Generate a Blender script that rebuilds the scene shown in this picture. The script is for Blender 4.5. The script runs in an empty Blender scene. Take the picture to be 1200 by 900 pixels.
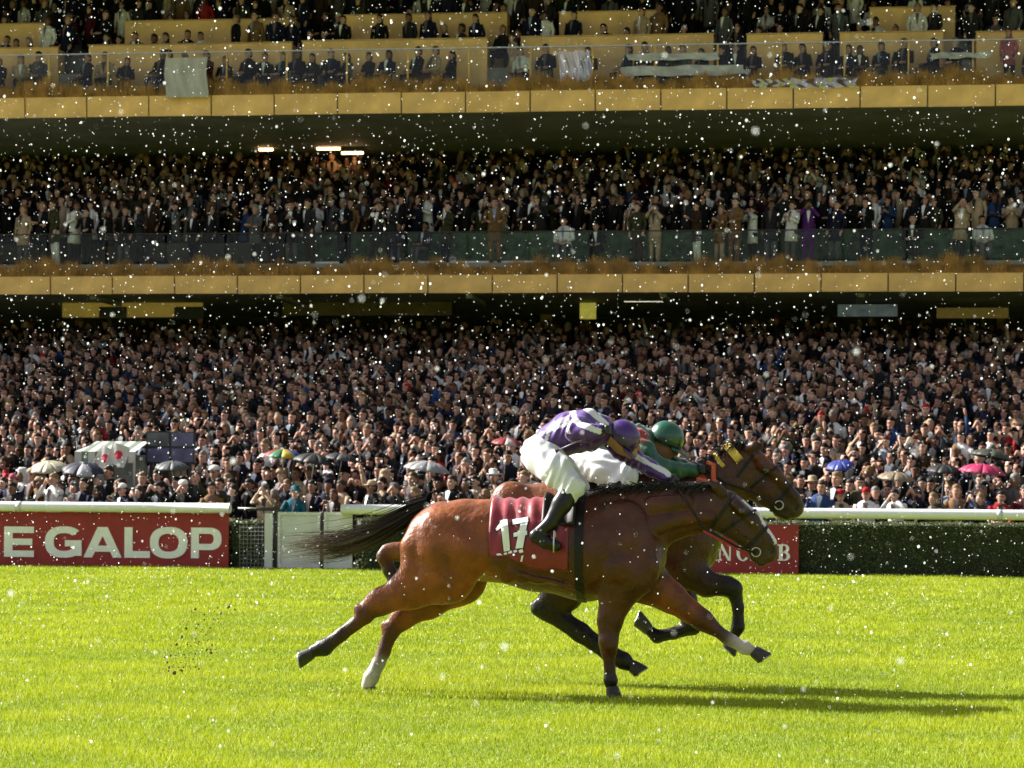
import bpy, bmesh, math, random
import numpy as np
from mathutils import Vector, Matrix
from mathutils.bvhtree import BVHTree

# ------------------------------------------------------------------ camera, sky, sun, exposure
SC = bpy.context.scene
COL = SC.collection
FPX, HX, HY, ROLL, YAW, CAMH = 2800.0, 600.0, 580.0, 0.0077, 0.1257, 1.36
cam_data = bpy.data.cameras.new('camera')
cam = bpy.data.objects.new('camera', cam_data); COL.objects.link(cam)
cam.location = (0, 0, CAMH)
cam.rotation_euler = (Matrix.Rotation(YAW, 4, 'Z') @ Matrix.Rotation(math.pi/2, 4, 'X') @ Matrix.Rotation(ROLL, 4, 'Z')).to_euler()
cam_data.sensor_width = 36.0
cam_data.lens = FPX/1200*36
cam_data.shift_y = (HY-450)/1200
cam_data.clip_start = 0.2; cam_data.clip_end = 3000
cam_data.dof.use_dof = True
cam_data.dof.focus_distance = 16.3
cam_data.dof.aperture_fstop = 6.3
SC.camera = cam

SUN_EL, SUN_B = math.radians(36), math.radians(18)
world = bpy.data.worlds.new('World'); SC.world = world; world.use_nodes = True
wn, wl = world.node_tree.nodes, world.node_tree.links
bg = wn['Background']
sky = wn.new('ShaderNodeTexSky'); sky.sky_type = 'NISHITA'; sky.sun_disc = False
sky.sun_elevation = SUN_EL; sky.sun_rotation = math.radians(270) + SUN_B
sky.dust_density = 4.0; sky.air_density = 1.0; sky.ozone_density = 1.0
hs = wn.new('ShaderNodeHueSaturation'); hs.inputs['Saturation'].default_value = 0.35
wl.new(sky.outputs[0], hs.inputs['Color']); wl.new(hs.outputs[0], bg.inputs['Color'])
bg.inputs['Strength'].default_value = 0.068
sd = bpy.data.lights.new('sun', 'SUN'); sd.energy = 5.0; sd.angle = math.radians(0.5); sd.color = (1.0, 0.955, 0.875)
sun = bpy.data.objects.new('sun', sd); COL.objects.link(sun)
to_sun = Vector((-math.cos(SUN_EL)*math.cos(SUN_B), math.cos(SUN_EL)*math.sin(SUN_B), math.sin(SUN_EL)))
sun.rotation_euler = to_sun.to_track_quat('Z', 'Y').to_euler()
sun.location = (-30, 5, 30)
vs = SC.view_settings
vs.view_transform = 'Standard'; vs.look = 'None'; vs.gamma = 1.0; vs.use_curve_mapping = False; vs.exposure = 1.55
SC.cycles.use_denoising = True
SC.cycles.max_bounces = 6; SC.cycles.transparent_max_bounces = 12

rng = np.random.default_rng(7)
random.seed(7)
CY, SY = math.cos(YAW), math.sin(YAW)

def at(px, py, Y):
    """photo position on the vertical plane y = Y of the place (metres)"""
    u, v = px-HX, HY-py
    xc, yc = (u-ROLL*v)/FPX, (v+ROLL*u)/FPX
    dx, dy = xc*CY-SY, xc*SY+CY
    t = Y/dy
    return Vector((dx*t, Y, CAMH+yc*t))

def X(px, Y): return at(px, 580, Y).x
def Z(py, Y, px=600): return at(px, py, Y).z
def mpp(Y): return Y/CY/FPX           # metres per photo pixel at that distance

# ------------------------------------------------------------------ helpers
def tag(o, label=None, cat=None, group=None, kind=None):
    if label: o['label'] = label
    if cat: o['category'] = cat
    if group: o['group'] = group
    if kind: o['kind'] = kind
    return o

def mesh_np(name, V, F, mats=None, colors=None, smooth=False, mat_idx=None):
    """V (n,3); F list of faces or (m,3|4) array; colors (n,3) per vertex -> attribute col"""
    me = bpy.data.meshes.new(name)
    V = np.asarray(V, dtype=np.float32)
    if isinstance(F, np.ndarray):
        k = F.shape[1]; nf = len(F)
        me.vertices.add(len(V)); me.vertices.foreach_set('co', V.ravel())
        me.loops.add(nf*k); me.loops.foreach_set('vertex_index', F.astype(np.int32).ravel())
        me.polygons.add(nf)
        me.polygons.foreach_set('loop_start', np.arange(0, nf*k, k, dtype=np.int32))
        me.update(calc_edges=True); me.validate()
    else:
        me.from_pydata([tuple(map(float, v)) for v in V], [], [tuple(int(i) for i in f) for f in F])
    if colors is not None:
        a = me.color_attributes.new('col', 'FLOAT_COLOR', 'POINT')
        c = np.ones((len(V), 4), dtype=np.float32); c[:, :3] = colors
        a.data.foreach_set('color', c.ravel())
    for m in (mats if isinstance(mats, (list, tuple)) else [mats]):
        if m: me.materials.append(m)
    if mat_idx is not None: me.polygons.foreach_set('material_index', np.asarray(mat_idx, dtype=np.int32))
    if smooth: me.polygons.foreach_set('use_smooth', np.ones(len(me.polygons), dtype=bool))
    me.update()
    return me

def link(name, data, parent=None):
    o = bpy.data.objects.new(name, data); COL.objects.link(o)
    if parent is not None: o.parent = parent
    return o

def empty(name, loc=(0, 0, 0)):
    o = bpy.data.objects.new(name, None); COL.objects.link(o); o.location = loc
    o.empty_display_size = 0.2
    return o

class MB:
    """collects shapes for ONE mesh"""
    def __init__(s): s.v = []; s.f = []; s.c = []
    def add(s, V, F, col=(1, 1, 1)):
        b = len(s.v); s.v += [tuple(map(float, p)) for p in V]; s.f += [tuple(int(i)+b for i in f) for f in F]
        s.c += [col]*len(V); return s
    def box(s, x0, y0, z0, x1, y1, z1, col=(1, 1, 1)):
        V = [(x, y, z) for x in (x0, x1) for y in (y0, y1) for z in (z0, z1)]
        F = [(0, 1, 3, 2), (4, 6, 7, 5), (0, 4, 5, 1), (2, 3, 7, 6), (0, 2, 6, 4), (1, 5, 7, 3)]
        return s.add(V, F, col)
    def tube(s, pts, rad, n=8, col=(1, 1, 1), cap=True, flat=None):
        P = [Vector(p) for p in pts]; R = rad if isinstance(rad, (list, tuple)) else [rad]*len(P)
        V = []; F = []
        for i, p in enumerate(P):
            t = (P[min(i+1, len(P)-1)]-P[max(i-1, 0)]).normalized()
            a = Vector((0, 1, 0)) if abs(t.y) < 0.9 else Vector((1, 0, 0))
            u = t.cross(a).normalized(); w = t.cross(u).normalized()
            fu, fw = (1, 1) if flat is None else flat
            for k in range(n):
                an = 2*math.pi*k/n
                V.append(p+(u*math.cos(an)*fu+w*math.sin(an)*fw)*R[i])
        for i in range(len(P)-1):
            for k in range(n):
                F.append((i*n+k, (i+1)*n+k, (i+1)*n+(k+1) % n, i*n+(k+1) % n))
        if cap:
            F.append(tuple(range(n))); F.append(tuple(reversed(range((len(P)-1)*n, len(P)*n))))
        return s.add(V, F, col)
    def rings(s, R, n=10, col=(1, 1, 1), cap=True):
        """R: list of (cx,cy,cz,rx,ry) horizontal ellipses"""
        V = []; F = []
        for (cx, cy, cz, rx, ry) in R:
            for k in range(n):
                a = 2*math.pi*k/n; V.append((cx+rx*math.cos(a), cy+ry*math.sin(a), cz))
        for i in range(len(R)-1):
            for k in range(n):
                F.append((i*n+k, i*n+(k+1) % n, (i+1)*n+(k+1) % n, (i+1)*n+k))
        if cap:
            F.append(tuple(reversed(range(n)))); F.append(tuple(range((len(R)-1)*n, len(R)*n)))
        return s.add(V, F, col)
    def mesh(s, name, mats, smooth=False, colors=False):
        return mesh_np(name, np.array(s.v), s.f, mats, np.array(s.c) if colors else None, smooth)
    def build(s, name, mats, parent=None, smooth=False, colors=False):
        return link(name, s.mesh(name, mats, smooth, colors), parent)

def bevel(o, w, seg=2):
    m = o.modifiers.new('bevel', 'BEVEL'); m.width = w; m.segments = seg; m.limit_method = 'ANGLE'

# ------------------------------------------------------------------ materials
def material(name, color=(0.5, 0.5, 0.5), rough=0.6, var=0.15, scale=8.0, metal=0.0, attr=False, bump=0.0, bscale=40.0,
             emit=None, spec=0.5, coat=0.0, rnd=0.0, sheen=0.0, trans=0.0):
    m = bpy.data.materials.new(name); m.use_nodes = True
    nt = m.node_tree; N, L = nt.nodes, nt.links
    p = N['Principled BSDF']
    p.inputs['Roughness'].default_value = rough; p.inputs['Metallic'].default_value = metal
    p.inputs['Specular IOR Level'].default_value = spec; p.inputs['Coat Weight'].default_value = coat
    if sheen: p.inputs['Sheen Weight'].default_value = sheen
    tc = N.new('ShaderNodeTexCoord')
    no = N.new('ShaderNodeTexNoise'); no.inputs['Scale'].default_value = scale; no.inputs['Detail'].default_value = 5
    L.new(tc.outputs['Object'], no.inputs['Vector'])
    mr = N.new('ShaderNodeMapRange'); mr.inputs['To Min'].default_value = 1-var*1.6; mr.inputs['To Max'].default_value = 1+var*1.6
    mr.inputs['From Min'].default_value = 0.25; mr.inputs['From Max'].default_value = 0.75
    L.new(no.outputs['Fac'], mr.inputs['Value'])
    mx = N.new('ShaderNodeMix'); mx.data_type = 'RGBA'; mx.blend_type = 'MULTIPLY'; mx.inputs['Factor'].default_value = 1.0
    if attr:
        ca = N.new('ShaderNodeAttribute'); ca.attribute_name = 'col'; L.new(ca.outputs['Color'], mx.inputs['A'])
    else:
        mx.inputs['A'].default_value = (*color, 1)
    L.new(mr.outputs['Result'], mx.inputs['B'])
    out = mx.outputs['Result']
    if rnd:
        oi = N.new('ShaderNodeObjectInfo'); m2 = N.new('ShaderNodeMapRange')
        m2.inputs['To Min'].default_value = 1-rnd; m2.inputs['To Max'].default_value = 1+rnd
        L.new(oi.outputs['Random'], m2.inputs['Value'])
        mx2 = N.new('ShaderNodeMix'); mx2.data_type = 'RGBA'; mx2.blend_type = 'MULTIPLY'; mx2.inputs['Factor'].default_value = 1.0
        L.new(out, mx2.inputs['A']); L.new(m2.outputs['Result'], mx2.inputs['B']); out = mx2.outputs['Result']
    L.new(out, p.inputs['Base Color'])
    if bump:
        nb = N.new('ShaderNodeTexNoise'); nb.inputs['Scale'].default_value = bscale; nb.inputs['Detail'].default_value = 4
        L.new(tc.outputs['Object'], nb.inputs['Vector'])
        b = N.new('ShaderNodeBump'); b.inputs['Strength'].default_value = bump; b.inputs['Distance'].default_value = 0.02
        L.new(nb.outputs['Fac'], b.inputs['Height']); L.new(b.outputs['Normal'], p.inputs['Normal'])
    if trans:
        tr = N.new('ShaderNodeBsdfTranslucent'); L.new(out, tr.inputs['Color'])
        ms = N.new('ShaderNodeMixShader'); ms.inputs[0].default_value = trans
        L.new(p.outputs[0], ms.inputs[1]); L.new(tr.outputs[0], ms.inputs[2])
        L.new(ms.outputs[0], N['Material Output'].inputs['Surface'])
    if emit:
        p.inputs['Emission Color'].default_value = (*emit[0], 1); p.inputs['Emission Strength'].default_value = emit[1]
    return m

def glass_material(name, tint=(0.9, 0.95, 0.93), refl=0.10, rough=0.05):
    m = bpy.data.materials.new(name); m.use_nodes = True
    N, L = m.node_tree.nodes, m.node_tree.links
    N.remove(N['Principled BSDF'])
    t = N.new('ShaderNodeBsdfTransparent'); t.inputs['Color'].default_value = (*tint, 1)
    g = N.new('ShaderNodeBsdfGlossy'); g.inputs['Roughness'].default_value = rough
    no = N.new('ShaderNodeTexNoise'); no.inputs['Scale'].default_value = 3.0
    mr = N.new('ShaderNodeMapRange'); mr.inputs['To Min'].default_value = refl*0.5; mr.inputs['To Max'].default_value = refl*1.6
    L.new(no.outputs['Fac'], mr.inputs['Value'])
    ms = N.new('ShaderNodeMixShader'); L.new(mr.outputs['Result'], ms.inputs[0])
    L.new(t.outputs[0], ms.inputs[1]); L.new(g.outputs[0], ms.inputs[2]); L.new(ms.outputs[0], N['Material Output'].inputs['Surface'])
    return m

M = {}
M['gold'] = material('gold_panel', (0.76, 0.46, 0.155), 0.45, 0.16, 1.6, metal=0.0, rnd=0.05)
M['gold_dark'] = material('gold_wall', (0.56, 0.35, 0.11), 0.5, 0.14, 1.2, rnd=0.08)
M['concrete'] = material('concrete', (0.22, 0.21, 0.19), 0.85, 0.2, 3.0, bump=0.2)
M['soffit'] = material('soffit', (0.25, 0.25, 0.24), 0.7, 0.2, 0.8)
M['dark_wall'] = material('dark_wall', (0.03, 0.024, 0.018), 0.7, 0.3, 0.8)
M['white_paint'] = material('white_paint', (0.68, 0.69, 0.72), 0.35, 0.04, 5.0)
M['gate_paint'] = material('gate_paint', (0.50, 0.515, 0.54), 0.5, 0.07, 3.0)
M['black_metal'] = material('black_metal', (0.015, 0.015, 0.017), 0.45, 0.2)
M['wire'] = material('fence_wire', (0.16, 0.165, 0.17), 0.5, 0.15)
M['steel'] = material('steel', (0.45, 0.45, 0.45), 0.35, 0.1, metal=0.8)
M['banner'] = material('banner_red', (0.27, 0.017, 0.022), 0.6, 0.10, 4.0, bump=0.1, bscale=6)
M['letter'] = material('letter_white', (0.78, 0.79, 0.82), 0.6, 0.03)
M['hedge_leaf'] = material('hedge_leaf', (0.085, 0.105, 0.040), 0.5, 0.5, 9.0, trans=0.25)
M['hedge_core'] = material('hedge_core', (0.02, 0.03, 0.01), 0.9, 0.3)
M['dry_grass'] = material('dry_grass', (0.42, 0.23, 0.06), 0.7, 0.45, 2.5, trans=0.2)
M['green_wall'] = material('green_planting', (0.020, 0.055, 0.018), 0.7, 0.6, 5.0, bump=0.9, bscale=25)
M['glass'] = glass_material('balustrade_glass', (0.95, 0.97, 0.96), 0.014)
M['black'] = material('black_matter', (0.012, 0.012, 0.013), 0.6, 0.2)
# ------------------------------------------------------------------ ground and grass
def sheet(name, x0, y0, x1, y1, z, m):
    me = mesh_np(name, [(x0, y0, z), (x1, y0, z), (x1, y1, z), (x0, y1, z)], [(0, 1, 2, 3)], m)
    return link(name, me)
def soil_material():
    m = material('turf', (0.16, 0.23, 0.012), 0.8, 0.0)
    N, L = m.node_tree.nodes, m.node_tree.links
    p = N['Principled BSDF']; tc = N.new('ShaderNodeTexCoord')
    n1 = N.new('ShaderNodeTexNoise'); n1.inputs['Scale'].default_value = 1.2; n1.inputs['Detail'].default_value = 8
    mp = N.new('ShaderNodeMapping'); mp.inputs['Scale'].default_value = (0.6, 1.4, 1)
    L.new(tc.outputs['Object'], mp.inputs[0]); L.new(mp.outputs[0], n1.inputs['Vector'])
    cr = N.new('ShaderNodeValToRGB'); e = cr.color_ramp.elements
    e[0].position = 0.33; e[0].color = (0.11, 0.165, 0.006, 1); e[1].position = 0.68; e[1].color = (0.25, 0.30, 0.013, 1)
    L.new(n1.outputs['Fac'], cr.inputs[0]); L.new(cr.outputs[0], p.inputs['Base Color'])
    n2 = N.new('ShaderNodeTexNoise'); n2.inputs['Scale'].default_value = 30; b = N.new('ShaderNodeBump'); b.inputs['Distance'].default_value = 0.03
    L.new(tc.outputs['Object'], n2.inputs['Vector']); L.new(n2.outputs['Fac'], b.inputs['Height']); L.new(b.outputs[0], p.inputs['Normal'])
    return m
turf_m = soil_material()
tag(sheet('racecourse_turf', -900, -300, 900, 1500, 0.0, turf_m), kind='structure')

def grass():
    Vs, Cs = [], []
    for (y0, y1, dens, w, hgt) in ((10.6, 15, 6000, 0.0058, 0.028), (15, 20, 4300, 0.0068, 0.030), (20, 28, 1900, 0.011, 0.034), (28, 41.9, 850, 0.018, 0.038)):
        n = int(dens*(y1-y0)*(((X(1260, y1)-X(-60, y1))+(X(1260, y0)-X(-60, y0)))/2+4.4))
        y = rng.uniform(y0, y1, n); k = y/y1
        xa = np.array([X(-60, 1.0), X(1260, 1.0)])
        u_ = rng.random(n); x = xa[0]*y-2.2+u_*((xa[1]-xa[0])*y+4.4)
        cl = np.sin(x*1.7+np.sin(y*1.1)*2)*np.sin(y*1.3+np.sin(x*.7)*1.7)+0.8*np.sin(x*5.1+y*2.3)*np.sin(y*4.3-x*1.1)
        pt = np.sin(x*.55+np.sin(y*.9)*2.2)*np.sin(y*2.1+np.sin(x*.8)*2.0)+.6*np.sin(y*7+np.sin(x*1.9)*2)*np.sin(x*1.1+y)
        h = hgt*(0.55+0.75*rng.random(n))*(1+0.20*cl+.14*pt)
        a = rng.uniform(0, 2*np.pi, n); lean = rng.uniform(0.1, 0.9, n)*h; la = rng.uniform(0, 2*np.pi, n)
        dx, dy = np.cos(a)*w/2, np.sin(a)*w/2
        z = np.zeros(n)-0.003
        A = np.stack([x-dx, y-dy, z], 1); B = np.stack([x+dx, y+dy, z], 1)
        C = np.stack([x+np.cos(la)*lean, y+np.sin(la)*lean, h], 1)
        Vs.append(np.stack([A, B, C], 1).reshape(-1, 3))
        t = rng.random(n)[:, None]*0.7+0.15+0.16*cl[:, None]+0.13*pt[:, None]; t = np.clip(t, 0, 1)
        c = np.array([0.135, 0.225, 0.006])*(1-t)+np.array([0.41, 0.455, 0.018])*t
        dry = rng.random(n) < 0.05
        c[dry] = (0.40, 0.36, 0.10)
        Cs.append(np.repeat(c, 3, axis=0))
    V = np.concatenate(Vs); C = np.concatenate(Cs)
    F = np.arange(len(V), dtype=np.int32).reshape(-1, 3)
    gm = material('grass_blade', rough=0.55, var=0.0, attr=True, trans=0.4, spec=.3)
    o = link('grass', mesh_np('grass', V, F, gm, C))
    tag(o, 'short bright green racecourse grass', 'grass', kind='stuff')
grass()

# ------------------------------------------------------------------ barrier along the track
YB = 42.0
def lettershape(strokes, origin, h, wx, th, name, m, parent, ysurf):
    """strokes in a unit box (height 1); each an outline polygon, extruded a little"""
    mb = MB()
    for i, poly in enumerate(strokes):
        n = len(poly); d = th+i*0.0007
        P = [(origin.x+px*wx, origin.z+py*h) for px, py in poly]
        V = [(x, ysurf-d, z) for x, z in P]+[(x, ysurf-0.001, z) for x, z in P]
        ar = sum(P[k][0]*P[(k+1) % n][1]-P[(k+1) % n][0]*P[k][1] for k in range(n))
        F = [tuple(range(n)) if ar > 0 else tuple(reversed(range(n)))]
        F += [(k, k+n, (k+1) % n+n, (k+1) % n) if ar > 0 else (k, (k+1) % n, (k+1) % n+n, k+n) for k in range(n)]
        mb.add(V, F)
    return mb.build(name, m, parent)

def R(x0, y0, x1, y1): return [(x0, y0), (x1, y0), (x1, y1), (x0, y1)]
def arc(cx, cy, rx, ry, tx, ty, a0, a1, n=14, e=1.0):
    """band between two ellipses as quads"""
    out = []
    def p(a, rx, ry):
        c, s = math.cos(a), math.sin(a)
        return (cx+rx*math.copysign(abs(c)**e, c), cy+ry*math.copysign(abs(s)**e, s))
    for k in range(n):
        a, b = [math.radians(a0+(a1-a0)*q/n) for q in (k, k+1)]
        out.append([p(a, rx, ry), p(b, rx, ry), p(b, rx-tx, ry-ty), p(a, rx-tx, ry-ty)])
    return out
T = 0.24
SANS = {
 'E': (0.95, [R(0, 0, .27, 1), R(.1, 0, .95, .21), R(.1, .395, .9, .605), R(.1, .79, .95, 1)]),
 'F': (0.92, [R(0, 0, .27, 1), R(.1, .36, .86, .57), R(.1, .79, .92, 1)]),
 'L': (0.86, [R(0, 0, .27, 1), R(.1, 0, .86, .22)]),
 'A': (1.24, [[(0, 0), (.28, 0), (.76, 1), (.46, 1)], [(.96, 0), (1.24, 0), (.78, 1), (.48, 1)], R(.28, .19, .96, .39)]),
 'O': (1.24, arc(.62, .5, .62, .515, .28, .22, 0, 360, 30, .82)),
 'C': (1.16, arc(.62, .5, .62, .515, .28, .22, 38, 322, 26, .82)),
 'G': (1.22, arc(.62, .5, .62, .515, .28, .22, 42, 330, 26, .82)+[R(.66, .36, 1.2, .56), R(.95, .05, 1.2, .5)]),
 'P': (1.06, [R(0, 0, .27, 1), R(.1, .8, .66, 1), R(.1, .27, .66, .47)]+arc(.64, .635, .42, .365, .27, .2, -90, 90, 14, .85)),
 'R': (1.10, [R(0, 0, .27, 1), R(.1, .8, .66, 1), R(.1, .33, .66, .52)]+arc(.64, .665, .42, .335, .27, .19, -90, 90, 14, .85)+[[(.5, .4), (.8, .45), (1.1, 0), (.78, 0)]]),
 'N': (1.14, [R(0, 0, .26, 1), R(.88, 0, 1.14, 1), [(0.02, 1), (.32, 1), (1.12, 0), (.82, 0)]]),
}
def sf(x, w=.34, y=0): return R(x-w/2, y, x+w/2, y+.07)
SERIF = {
 'A': (.86, [[(.06, 0), (.14, 0), (.46, 1), (.40, 1)], [(.56, 0), (.80, 0), (.50, 1), (.36, 1)], R(.2, .28, .62, .36), sf(.11, .26), sf(.68, .36)]),
 'N': (.92, [R(.10, 0, .19, 1), R(.74, 0, .83, 1), [(.08, 1), (.30, 1), (.83, 0), (.66, 0)], sf(.14, .28), sf(.12, .26, .93), sf(.78, .3, .93)]),
 'I': (.44, [R(.10, 0, .34, 1), sf(.22, .44), sf(.22, .44, .93)]),
 'C': (.80, arc(.44, .5, .44, .53, .22, .09, 40, 320, 20)+[R(.68, .62, .77, 1.0)]),
 'L': (.74, [R(.10, 0, .34, 1), sf(.22, .44), sf(.22, .44, .93), R(.2, 0, .72, .08), R(.64, 0, .72, .3)]),
 'U': (.90, [R(.10, .3, .33, 1), R(.70, .3, .79, 1), sf(.22, .42, .93), sf(.75, .3, .93)]+arc(.445, .33, .345, .35, .2, .1, 180, 360, 14)),
 'B': (.82, [R(.10, 0, .34, 1), R(0, 0, .46, .075), R(0, .925, .46, 1), R(.2, .475, .46, .55)]+arc(.44, .755, .32, .25, .2, .08, -90, 90, 12)+arc(.45, .27, .37, .275, .22, .085, -90, 90, 12)),
 'E': (.76, [R(.10, 0, .34, 1), R(0, 0, .7, .075), R(0, .925, .68, 1), R(.2, .47, .52, .55), R(.64, 0, .72, .3), R(.61, .72, .69, 1)]),
 'Q': (.96, arc(.46, .5, .46, .53, .22, .09, 0, 360, 24)+[[(.4, .05), (.6, .05), (.95, -.22), (.7, -.22)]]),
 'S': (.66, arc(.33, .74, .31, .27, .17, .09, 30, 270, 14)+arc(.33, .27, .33, .30, .19, .09, -150, 90, 14)),
 'T': (.78, [R(.28, 0, .51, 1), R(0, .92, .78, 1), R(0, .72, .07, 1), R(.71, .72, .78, 1), sf(.395, .44)]),
 'R': (.88, [R(.10, 0, .34, 1), R(0, 0, .44, .075), R(0, .925, .46, 1), R(.2, .45, .46, .53)]+arc(.44, .735, .34, .27, .21, .08, -90, 90, 12)+[[(.38, .5), (.62, .5), (.88, 0), (.62, 0)]]),
}
def banner(x0p, x1p, y0p, y1p, label, words):
    Yp = YB-0.09
    a, b = at(x0p, y1p, Yp), at(x1p, y0p, Yp)
    root = empty('advertising_banner', (0, 0, 0))
    tag(root, label, 'banner')
    mb = MB(); n = 24; V = []; F = []
    zt = at(x1p, y0p, Yp).z; zb = 0.02
    for i in range(n+1):
        x = a.x+(b.x-a.x)*i/n; w = 0.006*math.sin(i*1.9)+0.004*math.sin(i*0.8+1)
        V += [(x, Yp+w, zb), (x, Yp-w*.7, (zb+zt)/2), (x, Yp+0.004, zt), (x, Yp+.03, zb), (x, Yp+.03, zt)]
    for i in range(n):
        o = i*5
        F += [(o, o+5, o+6, o+1), (o+1, o+6, o+7, o+2), (o+2, o+7, o+9, o+4), (o+4, o+9, o+8, o+3)]
    F += [(0, 1, 2, 4, 3), (n*5, n*5+3, n*5+4, n*5+2, n*5+1)]
    mb.add(V, F); mb.build('cloth_sheet', M['banner'], root)
    for (font, ch, px0, px1, pyb, pyt) in words:
        w, st = font[ch]
        o = at(px0, pyb, Yp); e = at(px1, pyt, Yp)
        ol = at((px0+px1)/2, pyb, Yp).z; tl = at((px0+px1)/2, pyt, Yp).z
        lettershape(st, Vector((o.x, 0, ol)), tl-ol, (e.x-o.x)/w, 0.016, 'letter', M['letter'], root, Yp)
    return root
W1 = []
for ch, p0, p1 in (('F', -247, -212), ('R', -206, -164), ('A', -163, -118), ('N', -113, -70), ('C', -52, 1), ('E', 5, 40), ('G', 53, 97), ('A', 98, 143), ('L', 146, 176), ('O', 176, 220), ('P', 224, 260)):
    W1.append((SANS, ch, p0, p1, 652.5+0.008*p0, 617+0.006*p0))
banner(-300, 268, 602, 664, 'long dark red banner with wide white capitals ending GALOP', W1)
W2 = []; xs = 0
for ch, p0, p1 in (('E', 688, 700), ('Q', 701, 717), ('U', 718, 733), ('E', 735, 747), ('S', 749, 760), ('T', 762, 775), ('R', 777, 792), ('I', 794, 801), ('A', 823, 841), ('N', 841, 858), ('C', 863, 877), ('L', 879, 891), ('U', 893, 910), ('B', 911, 926)):
    if ch == 'I': p0, p1 = 812, 820
    elif p1 < 800: p0, p1 = p0+17, p1+17
    W2.append((SERIF, ch, p0, p1, 657, 638))
banner(690, 936, 615, 672, 'red banner with white serif capitals ending CLUB, beside clipped hedge', W2)

def hedge(x0p, x1p, label, ztop=0.93, thick=0.75):
    x0, x1 = X(x0p, YB), X(x1p, YB)
    root = empty('clipped_hedge', ((x0+x1)/2, YB+thick/2, 0)); tag(root, label, 'hedge', 'hedge behind the running rail')
    mb = MB().box(x0+.04-root.location.x, -thick/2+.06, 0, x1-.04-root.location.x, thick/2-.06, ztop-.05)
    mb.build('stem_mass', M['hedge_core'], root)
    # leaves over front, top and sides
    A = (x1-x0)*ztop+(x1-x0)*thick
    n = int(A*1500)
    f = rng.random(n) < ztop/(ztop+thick)
    x = rng.uniform(x0, x1, n)-root.location.x
    bump_ = 0.02*np.sin(x*7)+0.025*rng.normal(size=n)
    y = np.where(f, -thick/2+0.02+bump_, rng.uniform(-thick/2, thick/2, n)); z = np.where(f, rng.uniform(0.0, ztop, n), ztop-.02+bump_*.7)
    P = np.stack([x, y, z], 1)
    s = rng.uniform(0.012, 0.026, n)[:, None]
    d1 = rng.normal(size=(n, 3)); d1 /= np.linalg.norm(d1, axis=1)[:, None]
    d2 = np.cross(d1, rng.normal(size=(n, 3))); d2 /= np.linalg.norm(d2, axis=1)[:, None]
    V = np.stack([P-d1*s, P+d2*s*.55, P+d1*s, P-d2*s*.55], 1).reshape(-1, 3)
    o = link('foliage', mesh_np('foliage', V, np.arange(len(V)).reshape(-1, 4), M['hedge_leaf']), root)
    tag(o, kind='stuff')
hedge(-60, 268.5, 'clipped dark green hedge behind the banner ending GALOP', 0.9)
hedge(416, 690, 'clipped dark green hedge between the pale gate and the serif banner')
hedge(690, 1270, 'long clipped dark green hedge showing beside the serif banner')
hedge(269, 302, 'short end of dark hedge beside the wire mesh panel', 0.86)

def rail(x0p, x1p, label):
    x0, x1 = X(x0p, YB), X(x1p, YB)
    yr = YB-0.2
    root = empty('running_rail', ((x0+x1)/2, yr, 0)); tag(root, label, 'rail', 'white running rail sections')
    cx = root.location.x
    zc = Z(598.5, yr)+0.0
    # smooth plastic top: a drooping rounded profile
    prof = []
    for k in range(14):
        a = 2*math.pi*k/14; prof.append((0.11*math.cos(a), 0.092*math.sin(a)))
    V = []; F = []; n = len(prof)
    xs_ = np.linspace(x0-cx, x1-cx, max(2, int((x1-x0)/1.0)))
    for x in xs_:
        V += [(x, p[0], zc+p[1]) for p in prof]
    for i in range(len(xs_)-1):
        for k in range(n): F.append((i*n+k, i*n+(k+1) % n, (i+1)*n+(k+1) % n, (i+1)*n+k))
    F += [tuple(range(n)), tuple(reversed(range((len(xs_)-1)*n, len(xs_)*n)))]
    MB().add(V, F).build('rail_tube', M['white_paint'], root, smooth=True)
    k = x0-cx+1.9
    while k < x1-cx-.4:
        MB().tube([(k-.05, 0, zc), (k+.05, 0, zc)], .103, 14, flat=(.92, 1.1)).build('joint_collar', M['gate_paint'], root, smooth=True); k += 4.8
    k = x0-cx+.5
    while k < x1-cx-.2:
        MB().tube([(k, .09, zc-.05), (k, .30, zc-.16), (k, .45, 0)], 0.022, 8).build('bracket_post', M['steel'], root, smooth=True); k += 2.4
rail(-90, 273, 'thick white plastic running rail above the banner ending GALOP')
rail(403, 1300, 'thick white plastic running rail ending beside the white gate panels')

def gate():
    root = empty('spectator_gate', (X(395, YB), YB, 0)); tag(root, 'pale grey double gate panels with dark gaps beneath the rail end', 'gate')
    c = root.location
    for (a, b) in ((327, 376), (381, 414)):
        xa, xb = X(a, YB)-c.x, X(b, YB)-c.x; zt = Z(600, YB, a)-.0
        o = MB().box(xa, -.06, .03, xb, -.03, zt).build('leaf_panel', M['gate_paint'], root); bevel(o, .006)
        for (x0, x1, z0, z1) in ((xa, xa+.05, .03, zt), (xb-.05, xb, .03, zt), (xa+.05, xb-.05, zt-.05, zt), (xa+.05, xb-.05, .03, .08)):
            MB().box(x0, -.085, z0, x1, -.062, z1).build('frame_bar', M['gate_paint'], root)
    for p in (323.5, 378.5):
        x = X(p, YB)-c.x
        MB().box(x-.032, -.02, 0, x+.032, .05, 1.02).build('post', M['black_metal'], root)
    x0, x1 = X(280, YB)-c.x, X(305, YB)-c.x
    MB().tube([(x0, -.05, Z(599, YB)), (x1+.35, -.05, Z(599, YB))], .03, 8).build('handrail', M['black_metal'], root, smooth=True)
gate()
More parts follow.
